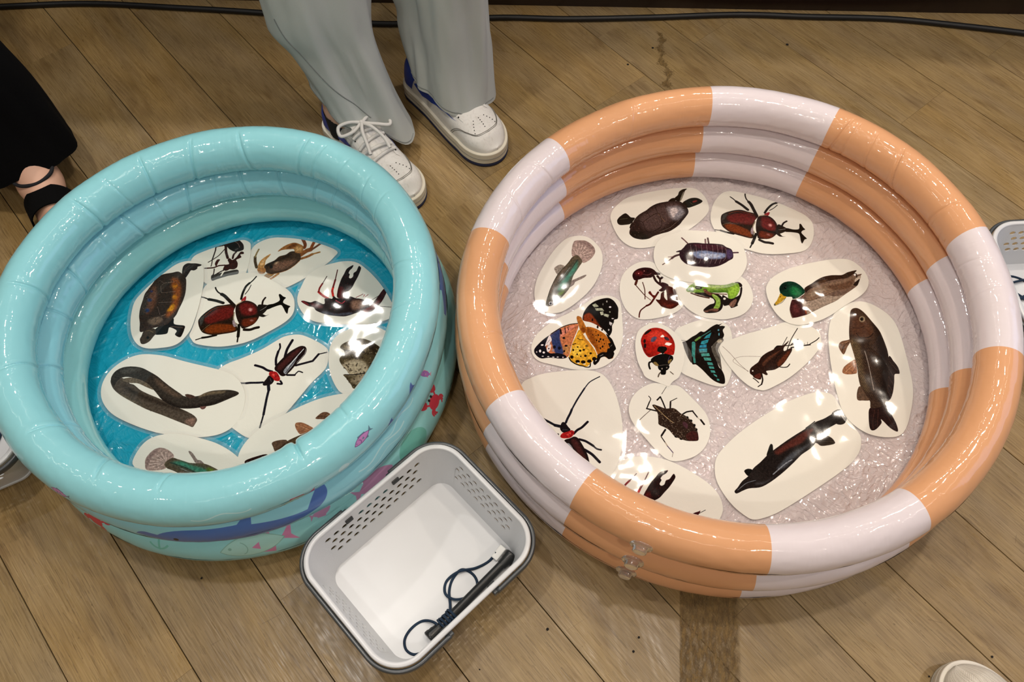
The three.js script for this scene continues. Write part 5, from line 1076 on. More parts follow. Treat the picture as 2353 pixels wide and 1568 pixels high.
function drawPrint(g, ops, k, seed) {
  const q = rngOf(seed); let last = null; g.lineCap = 'round'; g.lineJoin = 'round';
  for (const [op, color, w, a] of ops) {
    if (op === 'n') {
      if (!last) continue; const xs = last.filter((_, i) => !(i % 2)), ys = last.filter((_, i) => i % 2), x0 = Math.min(...xs), x1 = Math.max(...xs), y0 = Math.min(...ys), y1 = Math.max(...ys), poly = at2(last);
      g.fillStyle = color; g.globalAlpha = .6; for (let i = 0; i < w; i++) { const x = lerp(x0, x1, q()), y = lerp(y0, y1, q()); if (!inside(poly, x, y)) continue; g.beginPath(); g.ellipse(x, y, a * (.4 + q() * .8), a * (.3 + q() * .5), q() * 3, 0, 7); g.fill(); } g.globalAlpha = 1;
    } else if (op === 'f') { g.fillStyle = color; g.beginPath(); smooth(g, a, true); g.fill(); last = a; }
    else if (op === 'p') { g.fillStyle = color; g.beginPath(); at2(a).forEach((p, i) => g[i ? 'lineTo' : 'moveTo'](...p)); g.closePath(); g.fill(); }
    else if (op === 's') { g.strokeStyle = color; g.lineWidth = w; g.beginPath(); smooth(g, a, false); g.stroke(); }
    else if (op === 'b') { g.save(); if (last) { g.beginPath(); smooth(g, last, true); g.clip(); } g.filter = `blur(${Math.max(.5, w * k * .65).toFixed(1)}px)`; g.fillStyle = color; g.beginPath(); smooth(g, a, true); g.fill(); g.restore(); g.filter = 'none'; }
    else if (op === 'q') {
      g.save(); g.beginPath(); smooth(g, a, true); g.clip(); g.strokeStyle = color; g.globalAlpha = .55; g.lineWidth = w * .2; const p = at2(a), x0 = Math.min(...p.map(v => v[0])), x1 = Math.max(...p.map(v => v[0])), y0 = Math.min(...p.map(v => v[1])), y1 = Math.max(...p.map(v => v[1]));
      let r = 0; for (let y = y0; y < y1; y += w * .6, r++) for (let x = x0 + (r % 2) * w * .5; x < x1; x += w) { g.beginPath(); g.arc(x, y, w * .5, .25, Math.PI - .25); g.stroke(); } g.restore();
    }
  }
}
const filmM = phys({ color: 0xffffff, roughness: .08, transmission: .9, thickness: 0, ior: 1.45, specularIntensity: .9 });
const paperBump = ptex(256, 256, (u, v) => .5 + .3 * tnoise(u, v, 3, 3, 21) + .18 * tnoise(u, v, 9, 9, 22));
CARDS.forEach((c, ci) => {
  const [name, label, category] = CARD_INFO[c.n], P = c.pool === 'blue' ? BLUE : ORANGE, limR = P.cardR;
  const poly = chaikin(at2(c.o).map(p => [p[0] * 1e-4, p[1] * 1e-4]), 2);
  const keep = (q) => q.map(([x, z]) => { const dx = x + c.x - P.x, dz = z + c.z - P.z, l = Math.hypot(dx, dz), m = limR - .004 + ringRadius(P, Math.atan2(dz, dx)); return l > m ? [P.x + dx * m / l - c.x, P.z + dz * m / l - c.z] : [x, z]; });
  const xs = poly.map(p => p[0]), zs = poly.map(p => p[1]), x0 = Math.min(...xs) - .002, x1 = Math.max(...xs) + .002, z0 = Math.min(...zs) - .002, z1 = Math.max(...zs) + .002, K = 3000, W = Math.round((x1 - x0) * K), H = Math.round((z1 - z0) * K);
  const [cv, g] = canvas(W, H); g.fillStyle = '#e0ddd3'; g.fillRect(0, 0, W, H);
  const k = K * 1e-4, [a, b, tx, ty] = c.m; g.setTransform(k * a, k * b, -k * b, k * a, k * tx - x0 * K, k * ty - z0 * K); drawPrint(g, PRINTS[c.p], k * Math.hypot(a, b), 100 + ci); g.setTransform(1, 0, 0, 1, 0, 0);
  { // photographic grain inside the printed animal
    const im = g.getImageData(0, 0, W, H), d = im.data, qr = rngOf(900 + ci);
    for (let y = 0; y < H; y++) for (let x = 0; x < W; x++) { const i = (y * W + x) * 4; if (d[i] > 210 && d[i + 1] > 206) continue; const m = 1 + .11 * n2(x * .16 + ci * 50, y * .16) + .15 * n2(x * .05 + ci * 30, y * .05) + .12 * (qr() - .5), a = 5 * n2(x * .09, y * .09 + ci * 20); d[i] = clamp(d[i] * m * .92 + a, 0, 255); d[i + 1] = clamp(d[i + 1] * m * .9 + a, 0, 255); d[i + 2] = clamp(d[i + 2] * m * .9 + a, 0, 255); }
    g.putImageData(im, 0, 0);
  }
  const uvf = (x, z) => [(x - x0) / (x1 - x0), 1 - (z - z0) / (z1 - z0)];
  const y = .0048 + c.l * .0014, warp = (x, z) => .0011 * n3(x * 7, z * 7, 300 + ci * 5) + .0004 * n3(x * 20, z * 20, 301 + ci * 5) + .0006;
  const t = thing(name, label, category, [c.x, y, c.z], 0, 'laminated animal cut-outs');
  mesh('paper', sheet(keep(poly), .007, warp, .0005, uvf), phys({ map: ctex(cv), roughness: .6, specularIntensity: 0, clearcoat: .75, clearcoatRoughness: .055, bumpMap: paperBump, bumpScale: .00012 }), t);
  mesh('laminate_film', sheet(keep(offsetPoly(poly, .0065)), .009, (x, z) => warp(x, z) - .0003, 0, uvf), filmM, t);
});

// ------------------------------------------------------------------ white baskets
const merge = (list) => mergeGeometries(list.map(g => { const q = g.index ? g.toNonIndexed() : g; for (const k of Object.keys(q.attributes)) if (!['position', 'normal', 'uv'].includes(k)) q.deleteAttribute(k); return q; }), false);
function roundRect(hx, hz, rc, n = 12) {           // outline, counter-clockwise seen from above with z down
  const p = []; for (const [sx, sz, a0] of [[1, 1, 0], [-1, 1, 1], [-1, -1, 2], [1, -1, 3]]) for (let i = 0; i <= n; i++) { const a = (a0 + i / n) * Math.PI / 2; p.push([sx * (hx - rc) + rc * Math.cos(a), sz * (hz - rc) + rc * Math.sin(a)]); } return p;
}
function sweep(path, prof, closed = true) {        // path: [x, y, z] list, prof: [outward, up] closed outline
  const pos = [], idx = [], n = path.length, m = prof.length;
  path.forEach((p, i) => { const a = path[closed ? (i - 1 + n) % n : Math.max(0, i - 1)], b = path[closed ? (i + 1) % n : Math.min(n - 1, i + 1)], tx = b[0] - a[0], tz = b[2] - a[2], l = Math.hypot(tx, tz) || 1, ox = tz / l, oz = -tx / l; for (const q of prof) pos.push(p[0] + ox * q[0], p[1] + q[1], p[2] + oz * q[0]); });
  for (let i = 0; i < (closed ? n : n - 1); i++) for (let j = 0; j < m; j++) { const a = i * m + j, b = i * m + (j + 1) % m, c = ((i + 1) % n) * m + j, d = ((i + 1) % n) * m + (j + 1) % m; idx.push(a, b, c, b, d, c); }
  if (!closed) for (const [s, f] of [[0, 1], [(n - 1) * m, 0]]) for (let j = 1; j < m - 1; j++) f ? idx.push(s, s + j + 1, s + j) : idx.push(s, s + j, s + j + 1);
  const g = geo(pos, idx, { uv: pos.filter((_, i) => i % 3 < 2) }); return g;
}
const ovalProf = (w, h, n = 14) => Array.from({ length: n }, (_, i) => { const a = -2 * Math.PI * i / n, c = Math.cos(a), s = Math.sin(a); return [w * Math.sign(c) * Math.abs(c) ** .7, h * Math.sign(s) * Math.abs(s) ** .7]; });
const basketWhite = phys({ color: 0xd0d2d5, roughness: .32, clearcoat: .3, clearcoatRoughness: .25, bumpMap: ptex(256, 256, (u, v) => .5 + .3 * tnoise(u, v, 4, 4, 31) + .2 * tnoise(u, v, 12, 12, 32)), bumpScale: .0002 });
const basketGrey = phys({ color: 0x3d4246, roughness: .35, clearcoat: .4, clearcoatRoughness: .2 });
const BK = { hxb: .119, hzb: .0945, rb: .028, hxt: .1385, hzt: .114, rt: .046, H: .105, th: .0022 };
function makeBasket(label, pos, turn) {
  const t = thing('plastic_basket', label, 'basket', pos, turn, 'white perforated baskets'), B = BK, y0 = .006;
  // floor dish with raised foot
  const base = new THREE.ExtrudeGeometry(new THREE.Shape(roundRect(B.hxb + .001, B.hzb + .001, B.rb).map(p => new THREE.Vector2(...p))), { depth: .003, bevelEnabled: true, bevelSize: .0012, bevelThickness: .0012, bevelSegments: 2 }); base.rotateX(Math.PI / 2); base.translate(0, y0 + .0005, 0);
  mesh('basket_floor', base, basketWhite, t);
  const foot = sweep(roundRect(B.hxb - .012, B.hzb - .012, B.rb - .008).map(p => [p[0], .0016, p[1]]), ovalProf(.002, .0016, 8)); mesh('foot_rim', foot, basketWhite, t);
  // flat sides with rows of oval holes
  for (const [len, side] of [['x', 1], ['x', -1], ['z', 1], ['z', -1]]) {
    const lb = len === 'x' ? B.hxb - B.rb : B.hzb - B.rb, lt = len === 'x' ? B.hxt - B.rt : B.hzt - B.rt, ob = len === 'x' ? B.hzb : B.hxb, ot = len === 'x' ? B.hzt : B.hxt, run = Math.hypot(B.H - y0, ot - ob);
    const s = new THREE.Shape([[-lb, 0], [lb, 0], [lt, run], [-lt, run]].map(p => new THREE.Vector2(...p))), pitch = .0158;
    [.4, .535, .67, .805].forEach((v, row) => { const half = lerp(lb, lt, v) + .004, n = Math.floor(half / pitch); for (let i = -n; i <= n; i++) { const x = (i + (row % 2 ? .5 : 0)) * pitch; if (Math.abs(x) > half - .007) continue; if (len === 'x' && row === 3 && Math.abs(Math.abs(x) - .045) < .009) continue; const h = new THREE.Path(); h.absellipse(x, v * run, .0053, .0042, 0, 2 * Math.PI, true); s.holes.push(h); } });
    if (len === 'x') for (const x of [-.045, .045]) { const h = new THREE.Path(); h.absellipse(x, run - .013, .0055, .004, 0, 2 * Math.PI, true); s.holes.push(h); }
    const g = new THREE.ExtrudeGeometry(s, { depth: B.th, bevelEnabled: false, curveSegments: 7 }); g.translate(0, 0, -B.th);
    const u = len === 'x' ? V(side > 0 ? 1 : -1, 0, 0) : V(0, 0, side > 0 ? -1 : 1), o = len === 'x' ? V(0, 0, side) : V(side, 0, 0), v = V(0, (B.H - y0) / run, 0).addScaledVector(o, (ot - ob) / run), w = V().crossVectors(u, v);
    g.applyMatrix4(new THREE.Matrix4().makeBasis(u, v, w).setPosition(o.x * ob, y0, o.z * ob)); mesh('side_panel', g, basketWhite, t);
  }
  // rounded corners
  for (const [sx, sz] of [[1, 1], [-1, 1], [-1, -1], [1, -1]]) {
    const f = (d) => (a, h) => { const A = a * Math.PI / 2, rb = B.rb + d, rt = B.rt + d, r = lerp(rb, rt, h), cx = lerp(B.hxb - B.rb, B.hxt - B.rt, h), cz = lerp(B.hzb - B.rb, B.hzt - B.rt, h); return [sx * (cx + r * Math.cos(A)), lerp(y0, B.H, h), sz * (cz + r * Math.sin(A))]; };
    mesh('corner', merge([surface(span(0, 1, 12), span(0, 1, 8), f(0), { flip: sx * sz > 0 }), surface(span(0, 1, 12), span(0, 1, 8), f(-B.th), { flip: sx * sz < 0 })]), basketWhite, t);
  }
  mesh('rim', sweep(roundRect(B.hxt + .0015, B.hzt + .0015, B.rt + .0015, 16).map(p => [p[0], B.H, p[1]]), ovalProf(.0042, .0035)), basketWhite, t);
  for (const x of [-.045, .045]) for (const z of [1, -1]) { const n = mesh('handle_clip', new RoundedBoxGeometry(.013, .009, .004, 2, .0015), std({ color: 0x1c1e20, roughness: .5 }), t); n.position.set(x, B.H - .0125, z * (B.hzt - .0052)); n.rotation.x = z * .19; }
  // two grey carrying loops folded down round the ends
  for (const s of [1, -1]) {
    const o = .0095, all = roundRect(B.hxt + o, B.hzt + o, B.rt + o, 16), rr = B.rt + o, e = [];
    for (let i = 0; i <= 8; i++) e.push([lerp(.045, B.hxt + o - rr, i / 8), -(B.hzt + o)]);
    for (let i = 1; i <= 16; i++) { const a = -Math.PI / 2 + i / 16 * Math.PI / 2; e.push([B.hxt + o - rr + rr * Math.cos(a), -(B.hzt + o - rr) + rr * Math.sin(a)]); }
    const low = e.slice().reverse().map(p => [p[0], -p[1]]); const path = [...e, ...low].map(p => [s * p[0], B.H - .008, p[1]]); if (s < 0) path.reverse();
    const h = mesh('handle', sweep(path, ovalProf(.0036, .0062), false), basketGrey, t);
    for (const z of [1, -1]) { const p = mesh('pivot', new RoundedBoxGeometry(.013, .014, .009, 2, .002), basketGrey, h); p.position.set(s * .045, B.H - .013, z * (B.hzt + .0065)); }
  }
  return t;
}
const mainBasket = makeBasket('white perforated basket with dark grey handles between the two pools', [-.1454, 0, -.3527], .733);
makeBasket('white perforated basket beyond the right rim of the striped pool', [.997, 0, -.802], .03);
makeBasket('white perforated basket partly hidden left of the blue pool', [-.945, 0, -.56], .445);

// ------------------------------------------------------------------ toy fishing rods with navy string
const blackPlastic = phys({ color: 0x060607, roughness: .35, clearcoat: .25, clearcoatRoughness: .15 });
const twine = std({ color: 0x10283f, roughness: .85, bumpMap: ptex(64, 64, (u, v) => .5 + .5 * Math.sin(2 * Math.PI * (u * 2 + v * 2))), bumpScale: .0008 });
function makeRod(label, a, b, cords, tip, y) {
  const A = V(a[0], y, a[1]), Bv = V(b[0], y, b[1]), L = A.distanceTo(Bv), t = thing('toy_fishing_rod', label, 'fishing rod', [a[0], y, a[1]], 0, 'toy fishing rods');
  const dir = Bv.clone().sub(A).normalize(), q = new THREE.Quaternion().setFromUnitVectors(V(0, 1, 0), dir);
  const put = (m, s) => { m.position.copy(dir).multiplyScalar(s); m.quaternion.copy(q); return m; };
  put(mesh('pole', new THREE.CylinderGeometry(.0068, .0068, L - .01, 24), blackPlastic, t), L / 2);
  const cap = new THREE.LatheGeometry([[0, 0], [.0095, 0], [.0112, .0015], [.011, .006], [.0098, .009], [.0098, .013], [.0084, .0165], [.0078, .024], [.0068, .0245]].map(p => new THREE.Vector2(...p)), 28);
  put(mesh('end_cap', cap, blackPlastic, t), 0);
  const c2 = put(mesh('end_cap', cap, blackPlastic, t), L); c2.quaternion.setFromUnitVectors(V(0, 1, 0), dir.clone().negate());
  const loc = (p) => [p[0] - a[0], (p[2] ?? .0085) - y, p[1] - a[1]];
  for (const c of cords) mesh('string', tube(c.map(loc), .0021, c.length * 14, 8), twine, t);
  // string wound round the pole near one end
  const side = V(0, 1, 0), other = V().crossVectors(dir, side).normalize(), hp = []; for (let i = 0; i <= 90; i++) { const g = i / 90, s = L - .052 + .026 * Math.abs(((g * 2) % 2) - 1), an = g * 2 * Math.PI * 9, r = .0088 + .0012 * Math.sin(i); const p = dir.clone().multiplyScalar(s).addScaledVector(side, Math.cos(an) * r).addScaledVector(other, Math.sin(an) * r); hp.push([p.x, p.y, p.z]); }
  mesh('string_winding', tube(hp, .0019, 360, 6), twine, t);
  const mg = mesh('magnet', new RoundedBoxGeometry(.024, .004, .012, 3, .0019), phys({ color: 0xe9e9e6, roughness: .3, clearcoat: .4 }), t); mg.position.set(...loc(tip)); mg.rotation.y = .85; mg.rotation.z = .2;
  return t;
}
makeRod('black toy fishing rod with looped navy string, in the basket between the pools', [-.008, -.367], [-.135, -.243], [
  [[-.118, -.257, .022], [-.128, -.266, .018], [-.146, -.27], [-.163, -.259], [-.172, -.243], [-.169, -.229], [-.157, -.222], [-.14, -.227, .012], [-.126, -.24, .022]],
  [[-.103, -.263, .024], [-.104, -.291, .012], [-.106, -.315], [-.101, -.332], [-.087, -.346, .01], [-.07, -.339], [-.063, -.324], [-.072, -.307, .011], [-.097, -.3, .013], [-.112, -.31, .01], [-.111, -.328], [-.092, -.342, .013], [-.065, -.348, .01], [-.044, -.359], [-.033, -.371, .014]],
], [-.029, -.37, .014], .0155);
makeRod('black toy fishing rod with tangled navy string, in the right-hand basket', [1.07, -.735], [.925, -.76], [
  [[.955, -.765, .024], [.95, -.79, .014], [.935, -.82], [.915, -.845], [.925, -.865], [.95, -.855], [.955, -.83, .012], [.93, -.815, .014], [.905, -.8], [.9, -.775], [.93, -.77], [.97, -.8], [1.0, -.84]],
  [[.965, -.755, .024], [.98, -.79, .012], [.95, -.81, .014], [.91, -.82], [.9, -.84], [.93, -.85, .013], [1.0, -.86], [1.05, -.84]],
], [1.06, -.83, .012], .0155);
makeRod('black toy fishing rod with navy string, in the left-hand basket', [-.89, -.57], [-1.03, -.53], [
  [[-.99, -.55, .024], [-.975, -.58, .012], [-.945, -.605], [-.91, -.615], [-.875, -.6], [-.88, -.57, .014], [-.92, -.59, .012], [-.96, -.61], [-.98, -.62]],
], [-.985, -.625, .012], .0155);

// ------------------------------------------------------------------ black cable along the counter
{
  const pts = [[-1.7, -1.66], [-1.4, -1.675], [-1.175, -1.683], [-.973, -1.686], [-.766, -1.665], [-.54, -1.637], [-.296, -1.594], [-.197, -1.592], [-.018, -1.604], [.141, -1.594], [.339, -1.592], [.538, -1.594], [.684, -1.582], [.879, -1.567], [1.019, -1.541], [1.159, -1.511], [1.4, -1.45], [1.7, -1.42]];
  const c = mesh('power_cable', tube(pts.map(p => [p[0], .0068, p[1]]), .0064, 240, 12), std({ color: 0x0d0d0e, roughness: .5 })); c.userData = { label: 'black power cable lying along the foot of the dark counter', category: 'cable' };
}
// ------------------------------------------------------------------ sneakers
function shoeShape(L, side) {
  const w = (s) => { let k = .0345 + .0135 * sstep(.3, .72, s); if (s < .12) k *= Math.sqrt(Math.max(0, 1 - ((.12 - s) / .12) ** 2)); if (s > .78) k *= Math.sqrt(Math.max(0, 1 - ((s - .78) / .22) ** 2)); return k; };
  const cz = (s) => side * (.006 * sstep(.35, .75, s) - .006 * sstep(.7, 1, s));
  const ks = [0, .05, .14, .28, .38, .46, .56, .68, .8, .9, 1], hs = [.052, .066, .072, .062, .07, .071, .06, .047, .039, .033, .012];
  const h = (s) => { let i = 0; while (i < ks.length - 2 && s > ks[i + 1]) i++; const t = sstep(0, 1, (s - ks[i]) / (ks[i + 1] - ks[i])); return lerp(hs[i], hs[i + 1], t); };
  const P = (s, th, off = 0) => { s = clamp(s, 1e-6, 1 - 1e-6); const c = Math.cos(th), n = Math.max(0, Math.sin(th)), ww = Math.max(.0004, w(s) * (1 + .05 * Math.sin(th * 2) ** 2) + off), hh = Math.max(.0004, h(s) + off), push = s < .06 ? -off * (1 - s / .06) : s > .9 ? off * (s - .9) / .1 : 0; return [s * L + push, .03 + hh * n ** .8, cz(s) + ww * Math.sign(c) * Math.abs(c) ** .8]; };
  return { w, cz, h, P, L };
}
function patch(S, poly, off, cell = .03) {             // outline in (s, theta) laid on the upper
  const { pts, tri } = cells(poly, cell), pos = [], nor = [], e = 2e-3, A = V(), B = V(), C = V(), n = V();
  for (const [s, th] of pts) { A.set(...S.P(s, th, off)); B.set(...S.P(s + e, th, off)).sub(A); C.set(...S.P(s, th + e, off)).sub(A); n.crossVectors(C, B).normalize(); const up = V(0, Math.sin(th), Math.cos(th)); if (n.dot(up) < 0) n.negate(); pos.push(A.x, A.y, A.z); nor.push(n.x, n.y, n.z); }
  return geo(pos, tri, { normal: nor, uv: pts.flat() });
}
const leather = (c) => phys({ color: c, roughness: .5, clearcoat: .12, bumpMap: ptex(128, 128, (u, v) => .5 + .3 * tnoise(u, v, 8, 8, 41) + .2 * tnoise(u, v, 20, 20, 42)), bumpScale: .0002 });
const leatherTex = (() => { const [c, g] = canvas(512, 512), q = rngOf(8); g.fillStyle = '#dcdad6'; g.fillRect(0, 0, 512, 512); for (let i = 0; i < 240; i++) { g.fillStyle = `rgba(${120 + q() * 40 | 0},${115 + q() * 40 | 0},${110 + q() * 40 | 0},${.03 + q() * .07})`; g.beginPath(); g.ellipse(q() * 512, q() * 512, 4 + q() * 26, 2 + q() * 8, q() * 6, 0, 7); g.fill(); } for (let i = 0; i < 90; i++) { g.strokeStyle = `rgba(110,105,100,${.1 + q() * .2})`; g.lineWidth = .7; const x = q() * 512, y = q() * 512, a = q() * 6; g.beginPath(); g.moveTo(x, y); g.lineTo(x + Math.cos(a) * 26, y + Math.sin(a) * 26); g.stroke(); } return ctex(c); })();
const shoeM = { white: (() => { const m = leather(0xffffff); m.map = leatherTex; return m; })(), blue: leather(0x1d3f9e), lining: std({ color: 0x2450c4, roughness: .9 }), sole: std({ color: 0xd8d2c2, roughness: .6 }), out: std({ color: 0x141c3c, roughness: .7 }), stitch: std({ color: 0x77746e, roughness: .8 }), lace: std({ color: 0xd2d0cc, roughness: .9 }), hole: std({ color: 0x1c1c1c, roughness: .9 }), dark: std({ color: 0x15151a, roughness: .9 }) };
const logoTex = (() => { const [c, g] = canvas(128, 96); g.fillStyle = '#d4d3d0'; g.fillRect(0, 0, 128, 96); g.fillStyle = '#121c44'; g.font = 'italic bold 40px sans-serif'; g.textAlign = 'center'; g.fillText('NIKE', 64, 46); g.beginPath(); g.moveTo(14, 62); g.quadraticCurveTo(20, 84, 52, 74); g.lineTo(116, 48); g.lineTo(50, 66); g.quadraticCurveTo(28, 72, 30, 56); g.closePath(); g.fill(); return ctex(c); })();
const mir = (p) => p.map(([s, th]) => [s, Math.PI - th]);
function makeShoe(parent, L, side, knit, tied = true) {
  const S = shoeShape(L, side), M = knit ?? shoeM, th = span(0, Math.PI, 44), ss = [...span(0, .1, 12), ...span(.115, .9, 56), ...span(.91, 1, 12)];
  const OW = tied ? .62 : .34;
  const open = (s, t) => s > .05 && s < .4 && Math.abs(t - Math.PI / 2) < OW * Math.sin(Math.PI * clamp((s - .02) / .4, 0, 1)) ** .5;
  const shell = (off, flip) => { const pos = [], idx = [], uv = []; for (const s of ss) for (const t of th) { pos.push(...S.P(s, t, off)); uv.push(s * 3, t * .6); } const m = th.length; for (let i = 0; i < ss.length - 1; i++) for (let j = 0; j < m - 1; j++) { if (open((ss[i] + ss[i + 1]) / 2, (th[j] + th[j + 1]) / 2)) continue; const q = i * m + j; flip ? idx.push(q, q + m, q + 1, q + 1, q + m, q + m + 1) : idx.push(q, q + 1, q + m, q + 1, q + m + 1, q + m); } return geo(pos, idx, { uv }); };
  mesh('upper', shell(0, false), M.white, parent);
  mesh('lining', shell(-.004, true), M.lining, parent);
  // sole: outline of the upper made wider, with a thin dark tread below
  const sd = span(0, 1, 56).map(k => .5 - .5 * Math.cos(Math.PI * k)), out = offsetPoly([...sd.map(s => [s * L, S.cz(s) + S.w(s)]), ...sd.slice(1, -1).reverse().map(s => [s * L, S.cz(s) - S.w(s)])], .0045);
  const slab = (d, g, y) => { const sh = new THREE.Shape(chaikin(offsetPoly(out, g), 1).map(p => new THREE.Vector2(...p))), e = new THREE.ExtrudeGeometry(sh, { depth: d, bevelEnabled: true, bevelSize: .002, bevelThickness: .002, bevelSegments: 3 }); e.rotateX(Math.PI / 2); e.translate(0, y, 0); return e; };
  mesh('midsole', slab(.022, -.001, .0325), M.sole, parent); mesh('outsole', slab(.003, -.0005, .0055), M.out, parent);
  mesh('foxing_line', tube(chaikin(offsetPoly(out, .0012), 1).map(p => [p[0], .0215, p[1]]), .0007, 200, 5, true), M.stitch, parent);
  if (knit) return;
  // padded collar
  const rim = []; for (let i = 0; i <= 40; i++) { const s = lerp(.05, .4, i / 40), a = OW * Math.sin(Math.PI * clamp((s - .02) / .4, 0, 1)) ** .5; rim.push([s, a]); }
  const loop = [...rim.map(([s, a]) => S.P(s, Math.PI / 2 - a, .001)), ...rim.slice(1, -1).reverse().map(([s, a]) => S.P(s, Math.PI / 2 + a, .001))]; mesh('collar', tube(loop, .0052, 150, 9, true), M.lining, parent);
  // side panels, mirrored on both sides
  const heel = [[.0, .12], [.0, 1.45], [.06, 1.4], [.16, .95], [.24, .9], [.2, .55], [.17, .12]], sw = [[.2, .42], [.3, .26], [.42, .34], [.6, .66], [.7, .82], [.52, .62], [.38, .54], [.31, .56], [.3, .68], [.24, .6]], eye = [[.36, .86], [.45, 1.04], [.6, 1.1], [.72, 1.12], [.74, 1.0], [.6, .9], [.46, .8], [.4, .7]];
  for (const f of [p => p, mir]) {
    mesh('heel_panel', patch(S, f(heel), .0011), M.blue, parent);
    mesh('side_logo', patch(S, f(sw), .0014, .02), M.blue, parent);
    mesh('eyestay', patch(S, f(eye), .0013), M.white, parent);
    mesh('stitching', tube(f([[.66, .1], [.69, .35], [.73, .6], [.8, .82], [.87, 1.1], [.89, Math.PI / 2]]).map(p => S.P(p[0], p[1], .0009)), .0006, 60, 5), M.stitch, parent);
    mesh('stitching', tube(f([[.675, .1], [.705, .35], [.745, .6], [.812, .82], [.88, 1.1], [.9, Math.PI / 2]]).map(p => S.P(p[0], p[1], .0009)), .0006, 60, 5), M.stitch, parent);
    for (let i = 0; i < 5; i++) { const p = S.P(.44 + i * .062, f([[0, 1.0]])[0][1], .002), o = mesh('eyelet', new THREE.CylinderGeometry(.0016, .0016, .0012, 10), M.hole, parent); o.position.set(...p); }
  }
  for (let i = 0; i < 5; i++) for (let j = -1; j <= 1; j++) { const p = S.P(.775 + i * .02, Math.PI / 2 + j * (.2 + .07 * i), .0006), o = mesh('perforation', new THREE.CylinderGeometry(.001, .001, .0008, 8), M.hole, parent); o.position.set(...p); }
  // tongue with its label
  const tp = (u, v) => { const s = lerp(.7, .3, u), b = S.P(s, Math.PI / 2, -.001), lift = .002 + .028 * sstep(.45, 1, u), hw = lerp(.012, .026, u); return [b[0] - .012 * sstep(.6, 1, u), b[1] + lift - .006 * (2 * v - 1) ** 2, b[2] + (2 * v - 1) * hw]; };
  const tg = mesh('tongue', merge([surface(span(0, 1, 20), span(0, 1, 12), tp), surface(span(0, 1, 20), span(0, 1, 12), (u, v) => { const p = tp(u, v); return [p[0], p[1] - .005, p[2]]; }, { flip: true })]), M.white, parent); tg.material = M.white;
  mesh('tongue_label', surface(span(.76, .93, 8), span(.22, .78, 10), (u, v) => { const p = tp(u, v); return [p[0], p[1] + .0009, p[2]]; }, { uvf: (u, v) => [1 - (v - .22) / .56, (u - .76) / .17] }), std({ map: logoTex, roughness: .8 }), parent);
  // laces across, and the bow
  for (let i = 0; i < (tied ? 5 : 0); i++) { const s = .44 + i * .062, a = [1.0, 1.2, 1.4, Math.PI / 2, Math.PI - 1.4, Math.PI - 1.2, Math.PI - 1.0].map((t, j) => S.P(s + (j - 3) * .004 * (i % 2 ? 1 : -1), t, .0048)); const g = tube(a, .0034, 30, 8); mesh('lace', g, M.lace, parent); }
  if (!tied) return;
  const k = S.P(.46, Math.PI / 2, .012), bow = (pts) => mesh('lace', tube(pts.map(p => [k[0] + p[0], k[1] + p[1], k[2] + p[2]]), .0034, 60, 8), M.lace, parent);
  const kn = mesh('lace_knot', new THREE.SphereGeometry(.0055, 16, 10), M.lace, parent); kn.position.set(...k);
  bow([[0, 0, 0], [-.012, .004, .02], [-.018, .0, .042], [-.004, -.008, .048], [.006, -.004, .026], [0, 0, 0]]); bow([[0, 0, 0], [-.002, .005, -.022], [.012, -.004, -.05], [.028, -.012, -.046], [.018, -.004, -.022], [0, 0, 0]]);
  bow([[0, 0, 0], [.02, .0, .012], [.045, -.012, .02], [.062, -.02, .026]]); bow([[0, 0, 0], [.024, .002, -.008], [.05, -.012, -.016], [.07, -.022, -.014]]);
}
// ------------------------------------------------------------------ trousers
function trouserLeg(sec, seed, { flatten = .85, turn = 0, toe = [.62, .78], drop = .03, folds = 1, bulge } = {}) {
  const at = (v) => { const n = sec.length - 1, f = clamp(v, 0, 1) * n, i = Math.min(n - 1, Math.floor(f)), t = f - i, a = sec[Math.max(0, i - 1)], b = sec[i], c = sec[i + 1], d = sec[Math.min(n, i + 2)]; return b.map((_, k) => .5 * (2 * b[k] + (c[k] - a[k]) * t + (2 * a[k] - 5 * b[k] + 4 * c[k] - d[k]) * t * t + (3 * b[k] - a[k] - 3 * c[k] + d[k]) * t * t * t)); };
  const f = (v, th) => {
    const ins = v < 0, [x, y, z, r] = at(ins ? -v : v), low = 1 - sstep(0, .35, Math.abs(v)), c = Math.cos(th), s = Math.sin(th);
    const fold = folds * (.055 * Math.sin(3 * th + seed + y * 3) + .03 * Math.sin(5 * th + seed * 2 - y * 9) + .06 * n3(c * 1.6, s * 1.6, y * 2.6 + seed) + .012 * n3(c * 3, s * 3, y * 7 + seed));
    const bu = bulge ? bulge[2] * Math.exp(-(((v - bulge[0]) / .055) ** 2) - (angDiff(th, bulge[1]) / .7) ** 2) - .5 * bulge[2] * Math.exp(-(((v - bulge[0] + .11) / .05) ** 2) - (angDiff(th, bulge[1]) / .6) ** 2) : 0;
    const rr = r * (1 + fold + bu) - (ins ? .003 : 0), ct = Math.cos(turn), st = Math.sin(turn), lx = c * rr, lz = s * rr * flatten, ox = lx * ct - lz * st, oz = lx * st + lz * ct;
    return [x + ox, y - drop * low * (ox * toe[0] + oz * toe[1]) / r - .004 * low * Math.sin(4 * th + seed), z + oz];
  };
  const g = surface([...span(-.16, -.004, 8), ...span(0, 1, 90)], span(0, 2 * Math.PI, 96), f, { uvf: (v, th) => [th * 1.2, v * 6], flip: false });
  return Object.assign(g, { at: f });
}
const cloth = (c) => phys({ color: c, roughness: .95, specularIntensity: .25, bumpMap: ptex(256, 256, (u, v) => .5 + .2 * Math.sin(2 * Math.PI * 64 * u) * Math.sin(2 * Math.PI * 64 * v) + .2 * tnoise(u, v, 10, 10, 51)), bumpScale: .0003 });
